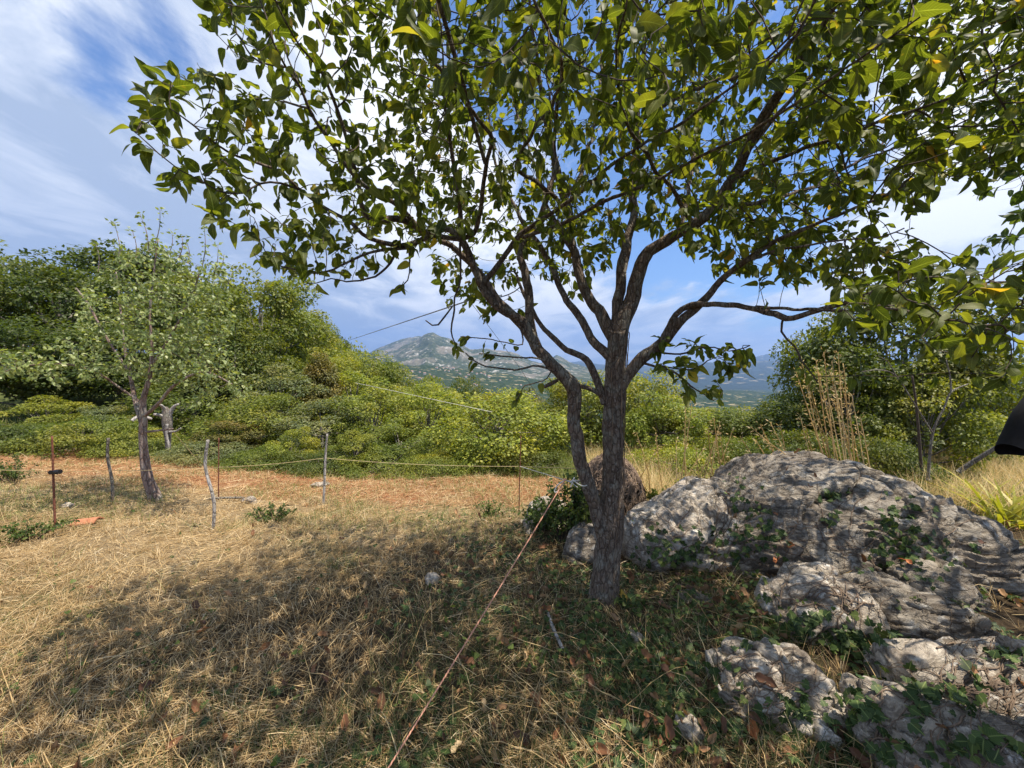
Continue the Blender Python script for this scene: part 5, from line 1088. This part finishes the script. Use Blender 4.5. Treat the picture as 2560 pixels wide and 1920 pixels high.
line_thing('fence_string', [P(811, 1145, Yf_), P(1300, 1166, Ys)], .003, M['string'], 'string from the tall pale post to the thin iron stake by the trunk', 'string', sag=.03)
line_thing('fence_string', [P(1300, 1166, Ys), knot], .0025, M['rope_w'], 'cord from the thin iron stake to the knot on the forked tree', 'string')
line_thing('fence_string', [P(1300, 1166, Ys), P(1460, 1172, 2.6)], .0025, M['string'], 'second cord from the thin iron stake running behind the left stem', 'string')
line_thing('fence_string', [P(432, 1078, 4.5), P(500, 1158, 4.9)], .003, M['string'], 'yellow string slanting down from the low branch of the pear tree', 'string')
line_thing('cable', [P(1170, 752, 2.2), P(872, 851, 9.5)], .004, M['wire'], 'dark line stretched across the sky from the tree towards the slope', 'cable')
line_thing('cable', [P(888, 957, 9), P(1230, 1030, 5.5)], .0035, M['rope_w'], 'pale cord crossing in front of the wooded slope', 'cord')
line_thing('cable', [P(1165, 740, 2.1), P(1300, 920, 2.3), P(1470, 1195, 2.7)], .0012, M['wire'], 'fine thread hanging down left of the forked trunk', 'thread')
# terracotta tile
tb = Tubes(); q = P(218, 1312, bY(218, 1312)); o = None
bm = bmesh.new(); bmesh.ops.create_grid(bm, x_segments=10, y_segments=10, size=.5)
for v_ in bm.verts: v_.co = Vector((v_.co.x*.20, v_.co.y*.12, .02+.035*math.cos(v_.co.y*3)+.01*v_.co.x))
bmesh.ops.solidify(bm, geom=bm.faces[:], thickness=.012); me = bpy.data.meshes.new('roof_tile'); bm.to_mesh(me); bm.free()
o = link('roof_tile', me, None, M['terracotta']); o.location = (q[0], q[1], float(ground(q[0], q[1]))+.01); o.rotation_euler.z = .2; tag(o, 'broken orange terracotta tile lying in the straw', 'tile')
# fallen branch, stick, dead stump
line_thing('fallen_branch', resample([P(480, 1258, 4.75)+[0, 0, .02], P(540, 1255, 4.8)+[0, 0, .05], P(610, 1250, 4.85)+[0, 0, .03]], .04), .014, M['bark2'], 'fallen grey branch lying behind the crooked post', 'branch')
h = surfray(1385, 1590)[0]; line_thing('dead_stick', resample([surfray(1370, 1545)[0]+[0, 0, .03], h+[0, 0, .035], surfray(1412, 1640)[0]+[0, 0, .015]], .02), [.010]*len(resample([surfray(1370, 1545)[0], h, surfray(1412, 1640)[0]], .02)), M['deadwood'], 'weathered grey stick lying in the grass below the trunk', 'stick')
ds = empty('dead_stump', P(420, 1130, 7.6)); dinv = -np.array(ds.location)
tb = Tubes(); q = resample(Lpx([(421, 1140, 7.6, 12), (420, 1100, 7.6, 14), (419, 1060, 7.6, 22), (416, 1030, 7.6, 19), (412, 1018, 7.6, 9)]), .05); tb.add(q[:, :3], q[:, 3], 12, noise=.25, nf=8); o = link('trunk', tb.mesh('trunk'), ds, M['bark2']); o.location = tuple(dinv)
for l in ([(418, 1050, 7.6, 9), (400, 1038, 7.5, 8), (385, 1036, 7.4, 6)], [(422, 1045, 7.6, 10), (432, 1020, 7.6, 8), (446, 1010, 7.6, 5)], [(415, 1030, 7.6, 9), (405, 1015, 7.5, 7), (398, 1012, 7.4, 4)], [(418, 1080, 7.6, 6), (440, 1078, 7.5, 5), (452, 1070, 7.4, 3)], [(330, 1052, 7.4, 7), (350, 1040, 7.5, 8), (380, 1048, 7.6, 6)]):
    tb = Tubes(); q = resample(Lpx(l), .04); tb.add(q[:, :3], q[:, 3], 7, noise=.2, nf=12); o = link('branch', tb.mesh('branch'), ds, M['deadwood']); o.location = tuple(dinv)
tag(ds, 'bleached dead stump with broken branches behind the pear tree', 'stump')

# ------------------------------------------------------------------ climber stems on the trunk
tb = Tubes(); tq = resample(Lpx(trunk), .02)
for s_, (a0, tw_, r_) in enumerate(((-.6, 1.3, .004), (-.2, -.9, .003), (.15, .7, .0035), (-1.0, .5, .0025), (-2.4, 1.0, .0022))):
    k0 = random.randint(0, 10); pts = []; rad = []
    for k in range(k0, len(tq), 2):
        a = a0+tw_*math.sin(k*.06+s_)*.5; c = tq[k, :3]; rr_ = tq[k, 3]*1.07+.002; pts.append(c+np.array([math.cos(a)*rr_, math.sin(a)*rr_-0, 0])+rng.normal(size=3)*.002); rad.append(r_*(1-.5*k/len(tq)))
    tb.add(resample(np.array(pts), .015), r_*.85, 6, noise=.1)
tag(link('climbing_stems', tb.mesh('climbing_stems'), None, M['vine']), 'thin brown climber stems winding up the trunk of the forked tree', 'vine')
pos = []; 
for _ in range(36):
    k = int(rng.integers(0, 14)); a = rng.uniform(-1.2, .3); pos.append(tq[k, :3]+np.array([math.cos(a), math.sin(a), 0])*(tq[k, 3]+.03)+rng.normal(size=3)*.02)
pos = np.array(pos); n_ = len(pos); nr_ = unit(rng.normal(size=(n_, 3))*.5+np.array([.3, -1, .5])); d = rng.normal(size=(n_, 3)); d -= nr_*(d*nr_).sum(1)[:, None]
v, f, u = scatter(IVY[0], IVY[1], pos, basis(unit(d), nr_), rng.uniform(.035, .06, n_), IVY[2]); tag(link('ivy', npmesh('ivy', v, f, u, smooth=False), None, M['ivy']), 'ivy leaves round the foot of the forked trunk', 'ivy')

# ------------------------------------------------------------------ mound of dead creepers behind the trunk, and shrub at the left stem
mc = P(1525, 1180, 4.0); mz = float(ground(mc[0], 4.0)); mo = empty('creeper_mound', (mc[0], 4.0, mz)); mo.scale = (.88, .85, 1.2); tb = Tubes()
for _ in range(620):
    a = rng.uniform(0, 6.28); e = rng.uniform(.0, 1.5); pts = []
    for k in range(8):
        a += rng.normal(0, .22); e = np.clip(e+rng.normal(0, .16), -.1, 1.5); rr_ = .44*(1+rng.normal(0, .02)); pts.append((math.cos(a)*math.cos(e)*rr_, math.sin(a)*math.cos(e)*rr_, .12+math.sin(e)*.52*(1+rng.normal(0, .015))))
    tb.add(pts, rng.uniform(.002, .0045), 4, cap=False)
M['drytwig'] = flatmat('dry_twigs', (.26, .19, .14), .9, 30, .4); link('stems', tb.mesh('stems'), mo, M['drytwig'])
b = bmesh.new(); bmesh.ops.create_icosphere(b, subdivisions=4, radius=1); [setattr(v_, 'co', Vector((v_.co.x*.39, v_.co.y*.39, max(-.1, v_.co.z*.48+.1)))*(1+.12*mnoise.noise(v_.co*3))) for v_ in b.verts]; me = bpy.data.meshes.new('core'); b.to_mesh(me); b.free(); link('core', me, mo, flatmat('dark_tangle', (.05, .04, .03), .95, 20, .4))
tag(mo, 'rounded mound of dead brown creeper stems right behind the forked trunk', 'mound')
def shrub(px, py, Y, wd, h, n, mat, label, name='shrub', size=(.03, .05), tp=TPL):
    x0 = P(px, py, Y)[0]; z0 = float(ground(x0, Y)); r = empty(name, (x0, Y, z0)); tb = Tubes(); pos, d = [], []
    for s_ in range(max(8, n//22)):
        a = rng.uniform(0, 6.28); e = rng.uniform(.3, 1.5); L = h*rng.uniform(.6, 1.05); tipp = np.array([math.cos(a)*math.cos(e)*wd*.5, math.sin(a)*math.cos(e)*wd*.5, L*(.35+.65*math.sin(e))]); st_ = tipp*np.array([.25, .25, 0])
        q = resample(np.array([st_, st_*.5+tipp*.5+np.array([0, 0, .03]), tipp]), .03); tb.add(q, np.linspace(.004, .0015, len(q)), 4, cap=False)
        for k in range(22):
            p = q[rng.integers(len(q)//3, len(q))]; dd = unit(rng.normal(size=3)+np.array([0, 0, .5])); pos.append(p+dd*.01); d.append(dd)
    link('stems', tb.mesh('stems'), r, M['twig']); pos = np.array(pos); d = np.array(d); v, f, u = put_leaves(pos, d, unit(rng.normal(size=(len(pos), 3))*.6+np.array([0, 0, 1.])), rng.uniform(*size, len(pos)), tp); link('leaves', npmesh('leaves', v, f, u), r, mat); tag(r, label, 'shrub'); return r
shrub(1425, 1330, 3.5, .75, .62, 1500, M['weed'], 'dark leafy shrub beside the left stem behind the white rope')
shrub(1370, 1330, 3.75, .6, .30, 700, M['weed'], 'low leafy shrub in front of the pale rock at the field edge')
shrub(1478, 1300, 3.2, .28, .62, 300, M['apple'], 'bright leafy shoots between the two stems of the forked tree')
shrub(1650, 1260, 3.7, .5, .40, 600, M['apple'], 'leafy weeds right of the trunk in front of the creeper mound')
shrub(1740, 1200, 4.2, .7, .45, 700, M['apple'], 'leafy weeds behind the left end of the boulder')
shrub(60, 1340, 3.3, .7, .16, 500, M['weed'], 'low green weeds left of the rusty stake', size=(.02, .035))
shrub(30, 1190, 5.2, 1.0, .35, 700, M['weed'], 'green weeds by the left edge of the field', size=(.02, .04))
shrub(680, 1290, 3.95, .55, .2, 500, M['weed'], 'green weed tuft at the shadow edge right of the crooked post', size=(.02, .035))
shrub(1220, 1270, 4.3, .7, .14, 320, M['weed'], 'thin green weeds in the field near the iron stake', size=(.02, .035))
# broad yellow green plant on the right
def strapplant(px, py, Y, n, L, label, mat, name='strap_leaf_plant', w_=.05):
    x0 = P(px, py, Y)[0]; z0 = float(ground(x0, Y)); r = empty(name, (x0, Y, z0)); tv, tf = strip(6, 1, .55); a = rng.uniform(0, 6.28, n); pt_ = rng.uniform(.7, 1.35, n)
    d = np.stack([np.cos(a)*np.cos(pt_), np.sin(a)*np.cos(pt_), np.sin(pt_)], -1); sc_ = np.stack([np.full(n, w_), L*rng.uniform(.6, 1.1, n), L*rng.uniform(.6, 1.1, n)], -1)
    v, f, _ = scatter(tv, tf, rng.normal(size=(n, 3))*np.array([.06, .06, 0]), basis(d, unit(np.array([[0, 0, 1.]])+rng.normal(size=(n, 3))*.2)), sc_, None); link('leaves', npmesh('leaves', v, f), r, mat); tag(r, label, 'plant')
strapplant(2530, 1280, 4.0, 46, .62, 'clump of broad yellow green strap leaves at the right edge beyond the boulder', M['yellowplant'])
strapplant(2480, 1250, 4.5, 34, .45, 'lower yellow clump left of the strap leaf plant', M['yellowplant'])
strapplant(1368, 1400, gY(1368, 1400), 9, .10, 'little rosette of pale narrow leaves left of the trunk', M['green'], w_=.009)
strapplant(1240, 1640, gY(1240, 1640), 12, .10, 'small green grass tuft in the shade left of the rope', M['darkgreen'], w_=.006)
strapplant(860, 1420, gY(860, 1420), 60, .13, 'green tuft of grass in the middle of the mown field', M['green'], w_=.004)

# ------------------------------------------------------------------ dry oats behind the boulder
def oats(spec, label, Y0, droop=.5):
    st0 = P(spec[0][0], spec[0][1], Y0); r = empty('dry_oats', (st0[0], Y0, float(ground(st0[0], Y0)))); inv = -np.array(r.location); tb = Tubes(); hp, hd = [], []
    for x1, y1, x2, y2 in spec:
        Y = Y0+rng.uniform(-.2, .2); a = P(x1, y1, Y); b = P(x2, y2, Y); gz = float(ground(a[0], Y)); base = a+(a-b)*((a[2]-gz)/max(.2, (b[2]-a[2]))*.6); base[2] = gz; mid = (base+b)/2+rng.normal(size=3)*.02
        q = resample(np.array([base, mid, b]), .05); tb.add(q, np.linspace(.0075, .003, len(q)), 5, cap=False); n_ = len(q)
        for k in range(int(n_*.55), n_):
            for _ in range(2): dd = unit(rng.normal(size=3)*.4+np.array([0, 0, -.4])+unit(b-a)*.8); hp.append(q[k]+dd*rng.uniform(.005, .03)); hd.append(dd)
    o = link('stalks', tb.mesh('stalks'), r, M['oat']); o.location = tuple(inv); hp = np.array(hp); hd = np.array(hd)
    tv, tf, tu = leaf_tpl(1, .28, .1, .4, 0, 0, 3, 4); v, f, u = scatter(tv, tf, hp, basis(hd, rng.normal(size=(len(hp), 3))), rng.uniform(.025, .045, len(hp)), tu); o = link('seed_heads', npmesh('seed_heads', v, f), r, M['oat']); o['kind'] = 'stuff'; o.location = tuple(inv); tag(r, label, 'dry grass')
oats([(2080, 1130, 1990, 930), (2085, 1130, 2040, 900), (2100, 1130, 2060, 880), (2120, 1140, 2080, 900), (2130, 1145, 2110, 920), (2145, 1150, 2120, 960), (2155, 1155, 2100, 940), (2165, 1160, 2130, 990), (2110, 1135, 2065, 960), (2140, 1150, 2085, 1000), (2170, 1165, 2150, 1040), (2095, 1130, 2030, 980), (2070, 1128, 2005, 905), (2105, 1133, 2045, 925), (2125, 1143, 2095, 880), (2150, 1153, 2090, 975), (2090, 1130, 2018, 950), (2135, 1147, 2075, 930)], 'tallest clump of golden dry oat stalks rising behind the boulder', 3.9)
oats([(1760, 1190, 1800, 1060), (1770, 1195, 1830, 1080), (1780, 1195, 1790, 1100), (1800, 1190, 1770, 1070), (1810, 1180, 1785, 1050), (1740, 1185, 1795, 1090), (1750, 1190, 1740, 1120), (1820, 1170, 1800, 1090)], 'dry oat stalks crossing behind the left end of the boulder', 3.9)
oats([(1720, 1190, 1715, 990), (1700, 1190, 1730, 1010), (1690, 1190, 1690, 1100), (1710, 1190, 1760, 1120), (1660, 1190, 1640, 1080), (1600, 1170, 1560, 1100), (1610, 1165, 1590, 1080), (1600, 1170, 1650, 1110)], 'thin yellow stalks right of the forked trunk', 4.3)
oats([(2000, 1140, 1880, 1070), (2010, 1140, 1900, 1090), (1980, 1145, 1950, 1060), (1960, 1145, 1900, 1060), (2040, 1135, 2000, 1040), (1900, 1150, 1850, 1090), (1930, 1148, 1890, 1100), (1985, 1142, 1925, 1055), (2042, 1133, 2012, 1060)], 'leaning brown seed stalks over the top of the boulder', 3.8)
# dead sapling and leaning branch on the right
def woody(name, specs, label, catg, mat):
    r = empty(name, P(*specs[0][0][:3])); inv = -np.array(r.location)
    for k, l in enumerate(specs):
        tb = Tubes(); q = resample(Lpx(l), .05); tb.add(q[:, :3], np.maximum(q[:, 3], .002), 8, noise=.1, nf=14); o = link('trunk' if k == 0 else 'branch', tb.mesh('trunk' if k == 0 else 'branch'), r, mat); o.location = tuple(inv)
    tag(r, label, catg)
woody('dead_sapling', [[(2320, 1200, 4.6, 7), (2325, 1130, 4.6, 6), (2335, 1070, 4.6, 5), (2360, 1020, 4.6, 4), (2378, 980, 4.6, 4), (2420, 960, 4.6, 3)], [(2330, 1080, 4.6, 4), (2305, 1040, 4.6, 3), (2280, 1000, 4.6, 3), (2240, 940, 4.6, 3), (2200, 925, 4.6, 3), (2150, 930, 4.6, 2)], [(2378, 980, 4.6, 4), (2375, 940, 4.6, 3), (2365, 900, 4.6, 2)], [(2240, 940, 4.6, 3), (2220, 905, 4.6, 2), (2195, 890, 4.6, 2)]], 'thin bare grey sapling forking behind the boulder', 'sapling', M['bark2'])
woody('dark_sapling', [[(2304, 1180, 5.0, 7), (2298, 1100, 5.0, 6), (2290, 1010, 5.0, 5), (2280, 940, 5.0, 4)]], 'slim dark upright stem behind the boulder', 'sapling', M['twig'])
woody('leaning_branch', [[(2395, 1180, 5.2, 11), (2440, 1150, 5.1, 11), (2480, 1125, 5.0, 10), (2520, 1100, 4.9, 9), (2580, 1060, 4.8, 7)]], 'dead branch leaning low across the dry grass at the right', 'branch', M['bark2'])

# ------------------------------------------------------------------ person just inside the right edge
per = empty('person', (1.985, 1.22, float(ground(1.985, 1.22))+.075)); pz = per.location.z
skin = flatmat('skin', (.50, .29, .20), .55, 30, .08, .1); cloth = flatmat('black_cotton', (.012, .012, .014), .9, 60, .25, .3); jeans = flatmat('dark_denim', (.03, .04, .07), .9, 80, .3, .3); hairm = flatmat('dark_hair', (.03, .02, .015), .6, 90, .4, .4); shoe = flatmat('brown_shoe', (.09, .05, .03), .6, 40, .2)
def skinbody():
    V = []; E = []; Rr = []
    def chain(pts, start=None):
        p = start
        for x_, y_, z_, r_ in pts:
            V.append((x_, y_, z_)); Rr.append(r_); 
            if p is not None: E.append((p, len(V)-1))
            p = len(V)-1
        return p
    pel = chain([(0, 0, .95, .13)]); chest = chain([(0, 0, 1.12, .115), (0, .0, 1.30, .135), (0, .0, 1.41, .10)], pel)
    neck = chain([(0, .005, 1.50, .052), (0, .015, 1.56, .052)], chest); chain([(0, .02, 1.62, .078), (0, .02, 1.69, .092), (0, .01, 1.76, .07)], neck)
    for s in (-1, 1):
        hip = chain([(s*.10, 0, .88, .085), (s*.11, .01, .68, .072), (s*.11, .0, .48, .052), (s*.11, -.015, .30, .05), (s*.11, -.01, .09, .034), (s*.115, .06, .045, .035), (s*.12, .15, .03, .028)], pel)
        arm = chain([(s*.12, 0, 1.43, .055), (s*.185, 0, 1.41, .052), (s*.255, .0, 1.30, .044), (s*.30, -.03, 1.19, .038), (s*.12, -.13, 1.03, .033), (s*.05, -.17, .99, .024)], chest)
        palm = chain([(s*.0, -.18, .98-s*.04, .022)], arm)
        for k in range(4):
            a = (k-1.5)*.018; L = (.07, .082, .078, .06)[k]; chain([(-s*.03, -.185, .98-s*.04+a, .0095), (-s*(.03+L*.5), -.18, .97-s*.04+a, .0085), (-s*(.03+L*.85), -.17, .96-s*.04+a, .0075)], palm)
        chain([(-s*.01, -.19, 1.02-s*.04, .011), (-s*.03, -.19, 1.045-s*.04, .009)], palm)
    me = bpy.data.meshes.new('body'); me.from_pydata(V, E, []); o = link('body', me, per, skin)
    md = o.modifiers.new('skin', 'SKIN'); md.use_smooth_shade = True; lay = me.skin_vertices[0] if me.skin_vertices else None
    if lay is None:
        b = bmesh.new(); b.from_mesh(me); b.verts.layers.skin.verify(); b.to_mesh(me); b.free(); lay = me.skin_vertices[0]
    for k, r_ in enumerate(Rr): lay.data[k].radius = (r_, r_)
    lay.data[0].use_root = True
    o.modifiers.new('sub', 'SUBSURF').levels = 2; o.modifiers['sub'].render_levels = 2
skinbody()
def loft(name, rings, mat, seg=28, fold=0):
    v = []; 
    for k, (cx_, cy_, cz_, rx_, ry_) in enumerate(rings):
        for s in range(seg):
            a = 2*math.pi*s/seg; fo_ = 1+fold*math.sin(a*5+k*.8); v.append((cx_+math.cos(a)*rx_*fo_, cy_+math.sin(a)*ry_*fo_, cz_))
    n_ = len(rings); f = [(k*seg+s, k*seg+(s+1) % seg, (k+1)*seg+(s+1) % seg, (k+1)*seg+s) for k in range(n_-1) for s in range(seg)]; return link(name, npmesh(name, v, f), per, mat)
sh = [(0, 0, .86, .185, .125), (0, 0, .95, .18, .12), (0, 0, 1.1, .165, .115), (0, 0, 1.25, .18, .125), (0, 0, 1.36, .19, .12), (0, 0, 1.43, .17, .10), (0, .0, 1.475, .10, .075), (0, .005, 1.50, .062, .06)]
loft('shirt', sh, cloth, fold=.02)
def sleeve(s):
    pts = [(s*.12, 0, 1.44), (s*.18, 0, 1.425), (s*.235, 0, 1.38), (s*.285, 0, 1.325), (s*.335, 0, 1.25)]; rad = [.075, .075, .072, .068, .062]; tb = Tubes(); q = resample(np.array([(*a, b) for a, b in zip(pts, rad)]), .02); tb.add(q[:, :3], q[:, 3], 24, cap=False, noise=.14, nf=9)
    vv = tb.v[0]; low_ = np.clip((1.34-vv[:, 2])/.12, 0, 1); outr = np.clip((np.abs(vv[:, 0])-.24)/.10, 0, 1); vv[:, 2] -= low_*outr**2*.075; vv[:, 0] += s*low_*outr*.012; link('sleeve', tb.mesh('sleeve'), per, cloth)
for s in (-1, 1):
    sleeve(s)
    tb = Tubes(); q = resample(np.array([(s*.08, 0, .93, .11), (s*.10, 0, .85, .105), (s*.11, .01, .66, .09), (s*.11, 0, .48, .075), (s*.11, -.01, .30, .07), (s*.11, -.01, .08, .065)]), .04); tb.add(q[:, :3], q[:, 3], 22, cap=False, noise=.05, nf=8); link('trouser_leg', tb.mesh('trouser_leg'), per, jeans)
    tb = Tubes(); tb.add([(s*.112, -.06, .05), (s*.112, 0, .055), (s*.115, .09, .045), (s*.118, .18, .035), (s*.118, .21, .03)], [.035, .052, .047, .04, .02], 14); link('shoe', tb.mesh('shoe'), per, shoe)
b = bmesh.new(); bmesh.ops.create_icosphere(b, subdivisions=4, radius=1)
for v_ in list(b.verts):
    c = v_.co; v_.co = Vector((c.x*.095, c.y*.108-.005+.01, c.z*.10+1.72))*1
bmesh.ops.delete(b, geom=[v_ for v_ in b.verts if v_.co.y > .06 and v_.co.z < 1.76 or v_.co.z < 1.63], context='VERTS'); me = bpy.data.meshes.new('hair'); b.to_mesh(me); b.free(); link('hair', me, per, hairm)
tag(per, 'person in a black short-sleeved shirt, only the sleeve seen at the right edge', 'person')
